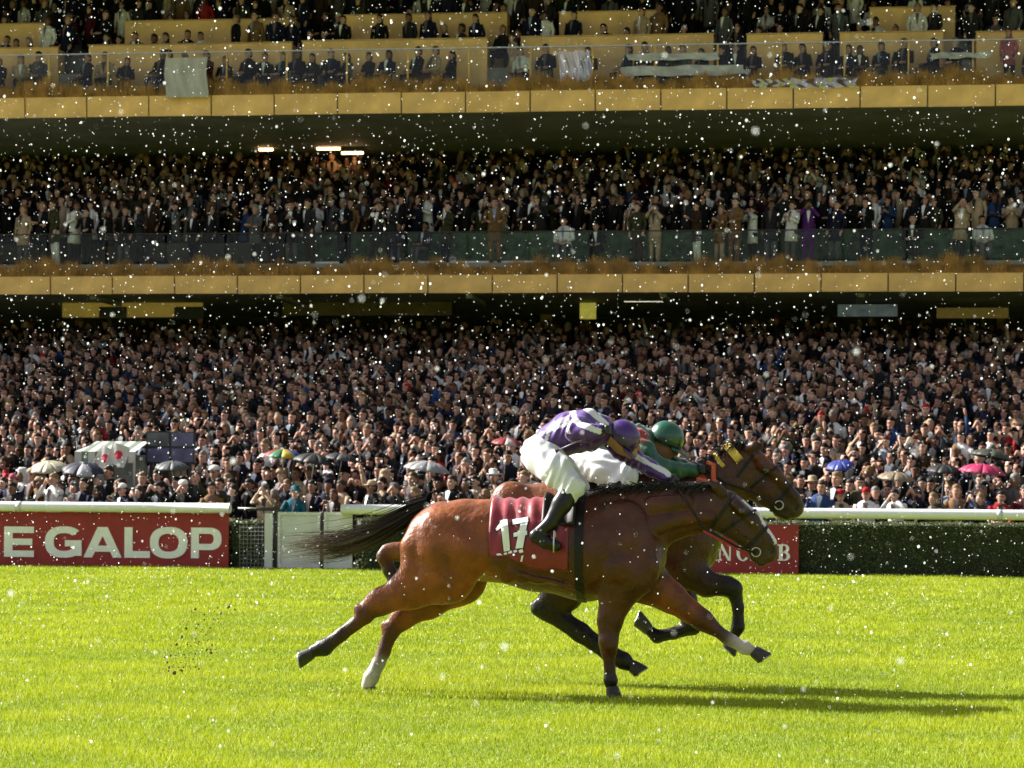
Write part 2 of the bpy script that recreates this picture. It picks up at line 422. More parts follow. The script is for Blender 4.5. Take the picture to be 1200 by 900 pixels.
def mesh_panel():
    x0, x1 = X(283, YB), X(318, YB)
    root = empty('wire_mesh_panel', ((x0+x1)/2, YB-.1, 0)); tag(root, 'grey wire mesh fence panel next to the red banner end', 'fence panel')
    w = x1-x0; h = .78
    for i in range(9): MB().tube([(-w/2+w*i/8, 0, .03), (-w/2+w*i/8, 0, h)], .006, 5).build('upright_wire', M['wire'], root)
    for i in range(11): MB().tube([(-w/2, .008, .03+h*i/11), (w/2, .008, .03+h*i/11)], .006, 5).build('cross_wire', M['wire'], root)
    MB().box(w/2-.09, -.02, 0, w/2+.05, .03, 1.0).build('post', M['gate_paint'], root)
mesh_panel()
# ------------------------------------------------------------------ grandstand
YF = 61.7
XL, XR = X(-60, YF)-34, X(1260, YF)+8
S1 = Z(343, YF); F1T = Z(322, YF)
S2 = Z(131, YF); F2T = Z(107, YF)
FL1 = Z(309, YF+.6); FL2 = Z(104, YF+.6)
def ter(Y): return max(0.0, (Y-44.5)*0.197)
def tier1(Y): return FL1 if Y < 63.5 else FL1+0.10+(Y-63.5)*0.41
def tier2(Y): return FL2+ (0 if Y < 63.9 else 0.85 if Y < 65.4 else 1.35+(Y-65.4)*.45)

def terrace():
    mb = MB(); y = 44.5
    k = 0
    mb.box(XL, 42.9, -.1, XR, 44.5, 0.006)
    while y < 69.5:
        z = ter(y+.4); mb.box(XL, y+.002, -.1, XR, y+.8, z); y += .8; k += 1
    tag(mb.build('terrace', M['concrete']), kind='structure')
terrace()

def grandstand():
    g = empty('grandstand', ((XL+XR)/2, YF, 0)); tag(g, 'multi-storey grandstand with gold fascia bands and open crowded balconies', 'grandstand')
    ox, oy = g.location.x, g.location.y
    def B(name, x0, y0, z0, x1, y1, z1, m, bev=0):
        o = MB().box(x0-ox, y0-oy, z0, x1-ox, y1-oy, z1).build(name, m, g)
        if bev: bevel(o, bev)
        return o
    # decks with raked seating above
    B('balcony_deck', XL, YF+.06, S1+.005, XR, 71, S1+.5, M['soffit']); B('balcony_deck', XL, YF+.06, S2+.005, XR, 71, S2+.5, M['soffit'])
    for fl, y0, f, n in ((FL1, 63.5, tier1, 7), (FL2, 63.9, tier2, 7)):
        B('walkway', XL, YF+.3, fl-.12, XR, y0, fl, M['concrete'])
        for i in range(n):
            y = y0+i*.78
            B('seating_step', XL, y+.002, fl-.1, XR, y+.78, f(y+.3), M['concrete'])
    x = XL+2
    while x < XR:
        B('ceiling_beam', x, YF+.5, S1-.10, x+.18, 64.6, S1+.001, M['soffit']); x += 5.1
    B('back_wall', XL, 70.3, 0, XR, 70.6, S1, M['dark_wall']); B('back_wall', XL, 70.3, S1+.5, XR, 70.6, S2, M['dark_wall'])
    B('back_wall', XL, 70.3, S2+.5, XR, 70.6, 17.4, M['dark_wall'])
    B('roof', XL, 57.8, 17.4, XR, 71, 17.8, M['soffit'])
    # fascia panels, 1.7 m wide, each with a dark joint
    pitch = (X(926, YF)-X(171, YF))/10
    for (st, zb, zt, tilt) in ((X(171, YF), S2, F2T, .04), (X(130, YF), S1, F1T, .04)):
        x = st-math.ceil((st-XL)/pitch)*pitch
        me = MB().add([(0.018, 0, 0), (pitch-.018, 0, 0), (pitch-.018, -tilt, zt-zb), (0.018, -tilt, zt-zb), (0.018, .05, 0), (pitch-.018, .05, 0), (pitch-.018, .05, zt-zb), (0.018, .05, zt-zb)],
                      [(0, 1, 2, 3), (3, 2, 6, 7), (0, 3, 7, 4), (1, 5, 6, 2), (0, 4, 5, 1), (4, 7, 6, 5)]).mesh('fascia_panel', M['gold'])
        k = 0
        while x < XR:
            o = link('fascia_panel', me, g); o.location = (x-ox, YF-oy+.004*math.sin(k*2.3), zb+.004*math.sin(k*1.7)); x += pitch; k += 1
        B('fascia_backing', XL, YF+.052, zb+.01, XR, YF+.3, zt-.03, M['black_metal'])
    # planters of dry ornamental grass over each fascia
    for zt, zh in ((F1T, .62), (F2T, .62)):
        n = 34000
        x = rng.uniform(XL+30, XR-4, n)-ox; y = rng.uniform(YF+.02, YF+.38, n)-oy
        cl = .75+.25*np.sin(x*2.1)*np.sin(x*.77+1)+.15*np.sin(x*9)
        h = zh*rng.uniform(.35, 1.05, n)*cl; la = rng.uniform(0, 6.28, n); le = rng.uniform(.05, .22, n)
        w = .024
        A = np.stack([x-w/2, y, np.full(n, zt-.06)], 1); Bv = np.stack([x+w/2, y, np.full(n, zt-.06)], 1)
        C = np.stack([x+np.cos(la)*le, y+np.sin(la)*le*.6-.04, zt-.05+h], 1)
        o = link('planter_grass', mesh_np('planter_grass', np.stack([A, Bv, C], 1).reshape(-1, 3), np.arange(n*3).reshape(-1, 3), M['dry_grass']), g)
        tag(o, kind='stuff')
        B('planter_box', XL, YF+.302, zt-.3, XR, YF+.46, zt+.02, M['gold_dark'])
    # glass balustrades: panes and slim posts
    for zt, yb, hgt, gm in ((FL1, YF+.5, Z(273, YF+.5)-FL1, M['glass']), (FL2, YF+.5, Z(57, YF+.5)-FL2, M['glass'])):
        x = XL+30; w = pitch*.96
        me = MB().box(.03, 0, .08, w-.03, .012, hgt).mesh('glass_pane', gm); mp = MB().box(-.022, -.01, 0, .022, .03, hgt+.02).mesh('post', M['gold_dark'])
        while x < XR-2:
            o = link('glass_pane', me, g); o.location = (x-ox, yb-oy, zt)
            if zt == FL2: o = link('balustrade_post', mp, g); o.location = (x-ox, yb-oy, zt)
            x += w
        B('handrail', XL, yb-.015, zt+hgt+.02, XR, yb+.035, zt+hgt+.05, M['steel'] if zt == FL2 else M['dark_wall'])
    # green planted parapet behind the lower balcony walkway
    ga = X(342, 63.4)
    B('green_parapet', ga, 63.35, FL1-.02, XR, 63.48, Z(272, 63.4), M['green_wall'])
    B('dark_parapet', XL, 63.35, FL1-.02, ga-.01, 63.47, Z(283, 63.4), M['dark_wall'])
    B('white_ledge', X(345, 62.9), 62.85, FL1, X(640, 62.9), 62.95, FL1+.13, M['white_paint'])
    # gold box fronts on the upper balcony
    for (Yw, zb, lst) in ((63.85, FL2, ((-60, 64, 57), (100, 338, 52), (350, 567, 47), (606, 832, 42), (871, 960, 40), (980, 1101, 38), (1140, 1270, 37))),
                          (65.35, FL2+.85, ((-60, 50, 29), (142, 342, 24), (398, 590, 17), (651, 770, 14), (1015, 1115, 9)))):
        for a, b, t in lst:
            x0, x1 = X(a, Yw), X(b, Yw); zt = at((a+b)/2, t, Yw).z
            B('box_front', x0, Yw, zb, x1, Yw+.06, zt, M['gold'], .01)
            B('box_capping', x0-.02, Yw-.02, zt+.001, x1+.02, Yw+.08, zt+.03, M['gold_dark'])
            for xx in (x0, x1-.06): B('box_side', xx, Yw+.062, zb, xx+.06, Yw+.6, zt-.02, M['gold_dark'])
    # panels, signs and screens hung under the lower deck
    lit = material('lit_hall', (0.55, 0.36, 0.08), 0.6, 0.3, 1.5, emit=((0.9, 0.6, 0.13), 0.03))
    yel = material('lit_sign_yellow', (0.7, 0.6, 0.1), 0.6, 0.4, 4, emit=((0.9, 0.8, 0.15), 0.08))
    scr = material('pale_screen', (0.2, 0.24, 0.32), 0.4, 0.5, 3, emit=((0.4, 0.5, 0.7), 0.02))
    tan = material('tan_pillar', (0.30, 0.19, 0.09), 0.6, 0.2)
    Yw = 64.75
    def W(name, a, b, t, bt, m, dy=0): return B(name, X(a, Yw), Yw-.05-dy, at(a, bt, Yw).z, X(b, Yw), Yw-dy, at(a, t, Yw).z, m)
    W('hanging_panel', 72, 236, 352, 372, lit); W('hanging_screen', 116, 148, 360, 372, M['black'], .08); W('hanging_screen', 204, 238, 360, 374, M['black'], .08)
    W('light_strip', 72, 235, 351, 353, material('light_strip', (.8, .7, .4), emit=((1, .85, .5), .7)), .06)
    W('lit_sign', 678, 697, 355, 374, yel)
    for a_, b_ in ((664, 671), (610, 624), (1182, 1191)): B('pillar', X(a_, Yw), 69.2, 0, X(b_, Yw), 69.5, S1, tan)
    W('pale_screen', 980, 1050, 357, 371, scr); W('hanging_panel', 1096, 1180, 361, 373, material('dim_hall', (.25, .17, .06), emit=((.6, .4, .1), .02)))
    W('hanging_panel', 330, 528, 350, 370, material('brown_panel', (.10, .065, .02), .6, .3, 2)); W('light_strip', 730, 776, 352, 354, material('cool_strip', (.7, .7, .6), emit=((1, .95, .7), .5)), .06)
    # lit strip lamps under the upper deck
    lm = material('lamp_glow', (1, .7, .4), emit=((1.0, .55, .25), 3.2))
    Yl = 67.6
    for a, b, p in ((300, 316, 175), (368, 400, 174), (397, 422, 179)):
        z = at((a+b)/2, p, Yl).z
        B('strip_lamp', X(a, Yl), Yl, z-.03, X(b, Yl), Yl+.12, z+.03, lm)
        B('lamp_housing', X(a, Yl)-.03, Yl-.02, z+.031, X(b, Yl)+.03, Yl+.14, max(z+.06, S2-.001), M['black_metal'])
    return g
grandstand()

# ------------------------------------------------------------------ people in the stand
def person_template(pose, sex=0, lod=0):
    """returns dict part -> MB ; facing -y, feet at z=0. pose: stand, clap, phone, point, wave, sit, lean"""
    n = 10 if lod == 0 else 6
    na = 7 if lod == 0 else 4
    sit = pose == 'sit'
    dz = -0.45 if sit else 0.0
    P = {k: MB() for k in ('skin', 'coat', 'shirt', 'trousers', 'hair')}
    # head: chin to crown
    hz = 1.50+dz
    hd = [(0, .01, hz-.10, .058, .06), (0, -.005, hz-.02, .06, .066), (0, -.02, hz+.01, .052, .07), (0, -.015, hz+.055, .074, .088), (0, -.005, hz+.11, .082, .098), (0, .005, hz+.16, .082, .095), (0, .01, hz+.20, .066, .08), (0, .01, hz+.225, .03, .04)]
    if lod: hd = [hd[0], hd[2], hd[4], hd[6]]
    P['skin'].rings(hd, n)
    if lod == 0:
        P['skin'].add([(-.016, -.095, hz+.06), (.016, -.095, hz+.06), (0, -.125, hz+.068), (0, -.098, hz+.12)], [(0, 2, 3), (1, 3, 2), (0, 1, 2)])
        for s in (-1, 1): P['skin'].rings([(s*.081, .01, hz+.06, .012, .02), (s*.085, .01, hz+.09, .014, .028), (s*.081, .01, hz+.12, .01, .02)], 6)
    # hair
    if sex:
        hr = [(0, .05, hz-.13, .075, .05), (0, .045, hz, .088, .075), (0, .035, hz+.09, .096, .092), (0, .014, hz+.15, .096, .102), (0, .004, hz+.215, .076, .090), (0, .0, hz+.248, .03, .035)]
    else:
        hr = [(0, .05, hz+.02, .062, .06), (0, .035, hz+.08, .084, .085), (0, .018, hz+.14, .091, .096), (0, .006, hz+.172, .088, .100), (0, .0, hz+.212, .074, .088), (0, .0, hz+.242, .03, .035)]
    if lod: hr = [hr[0], hr[2], hr[3], hr[5]] if sex else [hr[0], hr[3], hr[5]]
    P['hair'].rings(hr, n)
    for s in (-1, 1):    # brows and eyes
        P['hair'].add([(s*.014, -.112, hz+.108), (s*.052, -.094, hz+.112), (s*.052, -.093, hz+.130), (s*.014, -.110, hz+.128)], [(0, 1, 2, 3)])
    if not lod or sex == 0: P['hair'].add([(-.024, -.098, hz+.030), (.024, -.098, hz+.030), (.02, -.100, hz+.042), (-.02, -.100, hz+.042)], [(0, 1, 2, 3)])  # dark strip painted for the shadow at the mouth
    # torso and coat
    sw = .205 if not sex else .185
    hem = .62 if not sit else .86
    tr = [(0, 0, hem+dz*(0 if sit else 1)*0+ (dz if sit else 0), .20, .145), (0, 0, .95+dz, .178, .125), (0, -.005, 1.12+dz, .172, .125), (0, -.01, 1.27+dz, sw, .13), (0, 0, 1.37+dz, sw+.005, .11), (0, .01, 1.445+dz, sw*.74, .09), (0, .015, 1.485+dz, .078, .074)]
    if lod: tr = [tr[0], tr[2], tr[3], tr[4], tr[6]]
    P['coat'].rings(tr, n)
    if lod == 0: P['skin'].rings([(0, 0, .95+dz, .13, .09), (0, 0, 1.3+dz, .15, .08), (0, .01, 1.42+dz, .09, .06)], 8)
    # shirt front
    P['shirt'].add([(-.055, -.115, 1.43+dz), (.055, -.115, 1.43+dz), (.03, -.146, 1.28+dz), (0, -.152, 1.10+dz), (-.03, -.146, 1.28+dz), (0, -.09, 1.46+dz)], [(0, 4, 2, 1), (4, 3, 2), (0, 1, 5)])
    # arms
    def arm(sh, el, ha):
        P['coat'].tube([sh, tuple((np.array(sh)+np.array(el))/2), el, tuple((np.array(el)*.25+np.array(ha)*.75))], [.062, .056, .05, .042], na)
        if lod == 0: P['skin'].tube([(sh[0]*.45, sh[1], sh[2]-.02), sh, el, ha], [.03, .04, .034, .028], 5)
        e, h = np.array(el), np.array(ha); d = (h-e)/np.linalg.norm(h-e)
        P['skin'].tube([tuple(e*.3+h*.7), tuple(h), tuple(h+d*.07), tuple(h+d*.11)], [.028, .034, .04, .02], max(4, na-2))
        if lod == 0:
            P['skin'].tube([tuple(h+d*.02), tuple(h+d*.06+np.array((-.03*np.sign(h[0] or 1), -.02, .02)))], [.016, .011], 5)
    sh = lambda s: (s*(sw-.005), .0, 1.385+dz)
    if pose in ('stand', 'sit'):
        for s in (-1, 1):
            if sit: arm(sh(s), (s*.25, -.06, 1.12+dz), (s*.10, -.33, 1.06+dz))
            else: arm(sh(s), (s*.25, .02, 1.12), (s*.22, -.07, .87))
    elif pose == 'clap':
        for s in (-1, 1): arm(sh(s), (s*.25, -.08, 1.14), (s*.035, -.30, 1.28))
    elif pose == 'phone':
        for s in (-1, 1): arm(sh(s), (s*.22, -.24, 1.36), (s*.05, -.30, 1.60))
    elif pose == 'bino':
        for s in (-1, 1): arm(sh(s), (s*.27, -.14, 1.30), (s*.055, -.17, 1.55))
    elif pose == 'wave':
        arm(sh(1), (.30, -.08, 1.60), (.26, -.10, 1.86)); arm(sh(-1), (-.25, .02, 1.12), (-.12, -.22, 1.12))
    elif pose == 'point':
        arm(sh(-1), (-.33, -.12, 1.46), (-.38, -.22, 1.72)); arm(sh(1), (.25, -.06, 1.12), (.08, -.27, 1.20))
    elif pose == 'lean':
        for s in (-1, 1): arm(sh(s), (s*.26, -.12, 1.16), (s*.15, -.36, 1.08))
    elif pose == 'crossed':
        arm(sh(1), (.24, -.08, 1.14), (-.12, -.20, 1.16)); arm(sh(-1), (-.24, -.08, 1.13), (.12, -.19, 1.10))
    # legs
    for s in (-1, 1):
        if sit:
            P['trousers'].tube([(s*.09, .02, .47), (s*.10, -.22, .49), (s*.10, -.42, .47), (s*.10, -.43, .25), (s*.10, -.43, .07)], [.095, .085, .066, .056, .042], na)
        else:
            P['trousers'].tube([(s*.095, 0, .92), (s*.10, -.005, .5), (s*.10, .01, .07)], [.10, .072, .052], na)
        fy = -.43 if sit else .01
        if not lod: P['trousers'].rings([(s*.10, fy-.06, 0.005, .048, .13), (s*.10, fy-.05, .05, .045, .11), (s*.10, fy, .09, .04, .05)], 8)
    return P

COATC = {'black': (.006, .006, .007), 'navy': (.008, .010, .026), 'charcoal': (.018, .018, .020), 'brown': (.038, .020, .011), 'beige': (.34, .25, .17),
         'grey': (.075, .075, .078), 'olive': (.035, .035, .016), 'burgundy': (.05, .006, .010), 'white': (.58, .57, .56), 'blue': (.02, .045, .13), 'red': (.26, .012, .015),
         'teal': (.010, .085, .11), 'purple': (.075, .016, .13), 'pink': (.34, .09, .12), 'camel': (.15, .085, .036), 'pale blue': (.17, .23, .29)}
COATP = [('black', .32), ('navy', .15), ('charcoal', .14), ('brown', .07), ('beige', .07), ('grey', .075), ('olive', .04), ('burgundy', .02), ('white', .075), ('blue', .018), ('red', .005), ('camel', .025), ('pale blue', .01)]
SKINC = [(.44, .25, .185), (.38, .205, .15), (.48, .295, .23), (.17, .085, .055), (.41, .225, .17)]
HAIRC = {'dark': (.008, .006, .005), 'brown': (.03, .016, .009), 'fair': (.16, .10, .045), 'grey': (.15, .145, .14), 'auburn': (.07, .024, .011)}
HAIRP = [('dark', .50), ('brown', .30), ('fair', .09), ('grey', .07), ('auburn', .04)]
SHIRTC = [(.66, .66, .66), (.60, .62, .66), (.18, .22, .30), (.02, .02, .022), (.10, .07, .07)]
cm = lambda n, c, r=.85: material(n, c, r, .16, 14, bump=.15, bscale=60, spec=.12)
MC = {k: cm('cloth_'+k.replace(' ', '_'), c) for k, c in COATC.items()}
MS = [material('skin', c, .55, .08, 10, spec=.3) for c in SKINC]
MH = {k: material('hair_'+k, c, .6, .3, 60, spec=.2) for k, c in HAIRC.items()}
MSH = [material('shirt', c, .7, .05) for c in SHIRTC]
def pick(P, r): 
    t = 0
    for k, w in P:
        t += w
        if r < t: return k
    return P[0][0]

POSES = ['stand', 'clap', 'phone', 'bino', 'wave', 'point', 'lean', 'crossed', 'sit']
TPL = {}
def tpl(pose, sex):
    if (pose, sex) not in TPL:
        P = person_template(pose, sex, 0)
        TPL[(pose, sex)] = {k: P[k].mesh({'skin': 'person', 'coat': 'coat', 'shirt': 'shirt', 'trousers': 'trousers', 'hair': 'hair'}[k], MC['black'], True) for k in P}
    return TPL[(pose, sex)]
def hat_mesh(kind):
    mb = MB(); z = 1.5
    if kind == 'flat cap': mb.rings([(0, -.03, z+.15, .09, .125), (0, -.02, z+.185, .10, .125), (0, 0, z+.235, .085, .10), (0, 0, z+.25, .04, .05)], 12)
    elif kind == 'brimmed hat': mb.rings([(0, 0, z+.15, .155, .165), (0, 0, z+.165, .15, .16), (0, 0, z+.172, .088, .10), (0, 0, z+.255, .08, .09), (0, 0, z+.268, .05, .06)], 14)
    elif kind == 'peaked cap': mb.rings([(0, -.01, z+.15, .088, .10), (0, 0, z+.20, .088, .10), (0, 0, z+.245, .06, .07), (0, 0, z+.255, .02, .02)], 12); mb.rings([(0, -.09, z+.150, .075, .09), (0, -.09, z+.162, .072, .085)], 12)
    elif kind == 'hood': mb.rings([(0, .06, z-.10, .13, .07), (0, .05, z+.03, .125, .085), (0, .04, z+.14, .118, .10), (0, .015, z+.225, .095, .115), (0, .01, z+.27, .05, .06)], 12)
    return mb.mesh('hat' if kind != 'hood' else 'hood', MC['black'], True)
HATS = {}
SUF = {'stand': 'standing', 'clap': 'clapping', 'phone': 'holding hands up', 'bino': 'hands at eyes', 'wave': 'waving', 'point': 'one arm raised',
       'lean': 'forearms forward', 'crossed': 'arms folded', 'sit': 'seated'}
def person(x, Y, floor, pose, sex, coat, hair, place, group, skin=None, hat=None, hatcol=None, scale=None, trous=None, shirt=None, rot=None, extra=None):
    t = tpl(pose, sex)
    sk = MS[rng.integers(0, 5)] if skin is None else MS[skin]
    def obj(name, me, m, parent=None):
        o = bpy.data.objects.new(name, me); COL.objects.link(o); o.parent = parent
        o.material_slots[0].link = 'OBJECT'; o.material_slots[0].material = m
        return o
    r = obj('person', t['skin'], sk)
    s = scale or rng.uniform(.92, 1.05)*(0.955 if sex else 1.01)*(.93 if Y < 43.9 else 1.0)
    r.location = (x, Y, floor); r.scale = (s, s, s)
    r.rotation_euler = (rng.normal(.01, .03), rng.normal(0, .045), rng.normal(-.42, .32) if rot is None else rot)
    obj('coat', t['coat'], MC[coat], r)
    obj('shirt', t['shirt'], MSH[shirt if shirt is not None else int(min(4, rng.integers(0, 6)))], r)
    obj('trousers', t['trousers'], MC[trous or random.choice(['black', 'charcoal', 'navy', 'grey', 'brown'])], r)
    if hat:
        if hat not in HATS: HATS[hat] = hat_mesh(hat)
        h = obj('hat' if hat != 'hood' else 'hood', HATS[hat], MC[hatcol or coat], r)
        if pose == 'sit': h.location.z = -.45
        if hat != 'hood': obj('hair', t['hair'], MH[hair], r).scale = (.97, .97, .995)
        top = f'in {hatcol or coat} {hat}'
    else:
        obj('hair', t['hair'], MH[hair], r); top = f"with {'long' if sex else 'short'} {hair} hair"
    lab = f"person {top}, {coat} coat, {SUF[pose]} {place}"
    if len(lab.split()) > 16: lab = lab.replace(", further back", "")
    tag(r, extra or lab, 'person', group)
    return r

taken = []
def free(x, Y, d=.42): return all((x-a)**2+((Y-b)*1.0)**2 > d*d for a, b in taken)
# people one can single out in the photograph (head x in the photo, distance, clothes)
G0 = 'spectators behind the running rail'
def sp(px, Y, pose, sex, coat, hair, label, **k):
    z = k.pop('zone', ter)
    x = X(px, Y); taken.append((x, Y)); person(x, Y, z(Y), pose, sex, coat, hair, '', k.pop('group', G0), extra=label, **k)
sp(340, 43.15, 'lean', 1, 'teal', 'brown', 'person in teal raincoat and teal hat leaning at the pale gate', hat='brimmed hat', hatcol='teal', rot=0)
sp(312, 43.1, 'phone', 1, 'beige', 'fair', 'person in beige coat raising hands beside the wire mesh panel', hat='peaked cap', hatcol='grey', rot=0)
sp(985, 43.15, 'lean', 0, 'beige', 'brown', 'person in red peaked cap and beige coat behind the rail', hat='peaked cap', hatcol='red', rot=.2)
sp(1016, 43.2, 'clap', 0, 'white', 'auburn', 'person in red cap and white top behind the rail', hat='peaked cap', hatcol='red')
sp(1168, 43.1, 'lean', 0, 'red', 'dark', 'person in bright red jacket leaning behind the rail', rot=0)
sp(8, 43.4, 'lean', 0, 'navy', 'dark', 'person in pink hat and navy coat behind the rail', hat='peaked cap', hatcol='pink')
sp(1095, 43.2, 'stand', 1, 'olive', 'fair', 'person with long fair hair in olive coat behind the rail')
sp(1122, 43.3, 'lean', 1, 'camel', 'fair', 'person with long fair hair in camel coat behind the rail')
sp(1145, 43.15, 'phone', 1, 'black', 'fair', 'person with long fair hair in black coat raising hands under pink umbrella')
sp(392, 43.2, 'stand', 1, 'brown', 'auburn', 'person with long auburn hair in brown coat above the gate')
sp(150, 43.3, 'lean', 0, 'navy', 'dark', 'person in white cap and navy coat behind the rail', hat='peaked cap', hatcol='white')
G1 = 'spectators along the lower balcony front'
k1 = dict(zone=tier1, group=G1)
sp(578, 62.75, 'lean', 0, 'camel', 'brown', 'person in camel jacket and camel trousers standing at the lower balcony', trous='camel', rot=.1, **k1)
sp(944, 62.7, 'bino', 1, 'purple', 'dark', 'person dressed all in purple at the lower balcony', trous='purple', rot=0, **k1)
sp(765, 62.8, 'bino', 1, 'beige', 'brown', 'person in long pale beige coat with raised hands at the lower balcony', trous='beige', rot=-.3, **k1)
sp(815, 62.7, 'clap', 0, 'brown', 'dark', 'person in brown jacket and white trousers at the lower balcony', trous='white', **k1)
sp(64, 62.7, 'stand', 0, 'olive', 'brown', 'person in olive jacket and white trousers at the lower balcony', trous='white', **k1)
sp(840, 62.8, 'clap', 1, 'camel', 'fair', 'person in camel coat clapping at the lower balcony', trous='beige', **k1)
sp(858, 62.7, 'lean', 0, 'camel', 'brown', 'person in camel coat leaning on the lower balcony', trous='camel', **k1)
sp(25, 62.8, 'stand', 1, 'beige', 'fair', 'person in pale beige coat with grey trousers at the lower balcony', trous='grey', **k1)
sp(420, 64.4, 'stand', 0, 'camel', 'grey', 'person in camel overcoat seen from behind the dark parapet', **k1)
sp(245, 64.4, 'stand', 0, 'camel', 'brown', 'person in camel overcoat turned sideways among dark suits', rot=1.4, **k1)
sp(1120, 64.6, 'stand', 0, 'brown', 'grey', 'person in brown overcoat rising above the green parapet', **k1)
for px in (466, 496, 662, 700, 1068, 1150): sp(px, 63.0, 'sit', px in (700,), 'navy' if px < 600 else 'white' if px in (662, 1150) else 'black', 'dark', ('person in white top seated before the green parapet' if px in (662, 1150) else 'person in navy suit seated before the green parapet' if px < 600 else 'person in black coat seated before the green parapet'), trous='grey' if px in (662, 1150) else None, **k1)
G2 = 'spectators on the upper balcony'
k2 = dict(zone=tier2, group=G2)
sp(1180, 63.2, 'stand', 1, 'pink', 'auburn', 'person in pink coat standing at the upper balcony', **k2)
sp(503, 63.2, 'sit', 0, 'beige', 'brown', 'person in pale beige suit seated on the upper balcony', **k2)
sp(600, 63.5, 'stand', 1, 'beige', 'brown', 'person in beige coat standing in the upper balcony aisle', **k2)

NIND = 300-len(taken)
cand = []
# ground terrace
y = 43.15
row = 0
while y < 68.7:
    xa, xb = X(-30, y)-2.2, X(1230, y)+2.2
    x = xa+rng.uniform(0, .4)
    while x < xb:
        yy = y+rng.normal(0, .16); xx = x+rng.normal(0, .09)
        if yy < 43.05: yy = 43.05+abs(rng.normal(0, .03))
        if rng.random() < .96 and yy < 69.0: cand.append((xx, yy, 0, row))
        x += rng.uniform(.36, .51)
    y += .61; row += 1
for r in range(11):
    y = 62.75 if r == 0 else 63.85+(r-1)*.54
    xa, xb = X(-30, y)-2.2, X(1230, y)+2.2; x = xa
    while x < xb:
        if rng.random() < ((.85 if x < X(342, y) else .46) if r == 0 else .97): cand.append((x+rng.normal(0, .06), y+rng.normal(0, .08), 1, r))
        x += rng.uniform(.37, .53)
for r, y in enumerate((63.2, 64.7, 66.1, 66.9, 67.7, 68.5, 69.3)):
    xa, xb = X(-30, y)-2.2, X(1230, y)+2.2; x = xa
    while x < xb:
        if rng.random() < (.9 if r == 0 else .88 if r == 1 else .97): cand.append((x+rng.normal(0, .06), y+rng.normal(0, .05), 2, r))
        x += rng.uniform(.42, .56)
def visible(x, y): return X(0, y)-.3 < x < X(1200, y)+.3
cand = [c for c in cand if free(c[0], c[1], .36) and not (c[2] == 0 and 45.25 < c[1] < 47.3 and X(93, c[1]) < c[0] < X(233, c[1]))]
# the largest in the picture: the front rows of the terrace, the balcony fronts
first = [c for c in cand if visible(c[0], c[1]) and ((c[2] == 0 and c[3] <= 3) or (c[2] == 1 and c[3] <= 0) or (c[2] == 2 and c[3] <= 1))]
first.sort(key=lambda c: (c[1] if c[2] == 0 else c[1]-18.6))
first = first[:NIND]
fs = set(first)
rest = [c for c in cand if c not in fs]
def place_of(x, y, z):
    if z == 1: return 'before the dark parapet' if x < X(342, y) else 'before the green parapet'
    if z == 2: return 'behind upper balcony glass' if y < 63.8 else 'behind gold box front'
    k = next(i for i, q in enumerate((268, 415, 690, 936, 9999)) if x < X(q, y))
    return ('behind the GALOP banner', 'behind the pale gate', 'behind the middle hedge', 'behind the CLUB banner', 'behind the long hedge')[k]+('' if y < 43.9 else ', further back')
GRP = {0: G0, 1: G1, 2: G2}
FLO = {0: ter, 1: tier1, 2: tier2}
PP = {0: [('stand', .34), ('clap', .17), ('phone', .12), ('bino', .10), ('wave', .015), ('point', .025), ('lean', .14), ('crossed', .09)],
      1: [('stand', .35), ('clap', .25), ('phone', .1), ('bino', .08), ('lean', .12), ('crossed', .1)],
      2: [('sit', 1.0)]}
used_place = {}
for (x, y, z, r) in first:
    sex = int(rng.random() < .42); coat = pick(COATP, rng.random()); hair = pick(HAIRP, rng.random())
    pose = pick(PP[z], rng.random())
    if z == 2 and r == 1 and rng.random() < .45: pose = 'stand'
    hat = None; hc = None
    if z == 0 and rng.random() < .26:
        hat = random.choice(['flat cap', 'brimmed hat', 'peaked cap', 'hood']); hc = coat if hat == 'hood' else random.choice(['black', 'charcoal', 'brown', 'beige', 'grey', 'navy', 'white'])
    person(x, y, FLO[z](y), pose, sex, coat, hair, place_of(x, y, z), GRP[z], hat=hat, hatcol=hc)

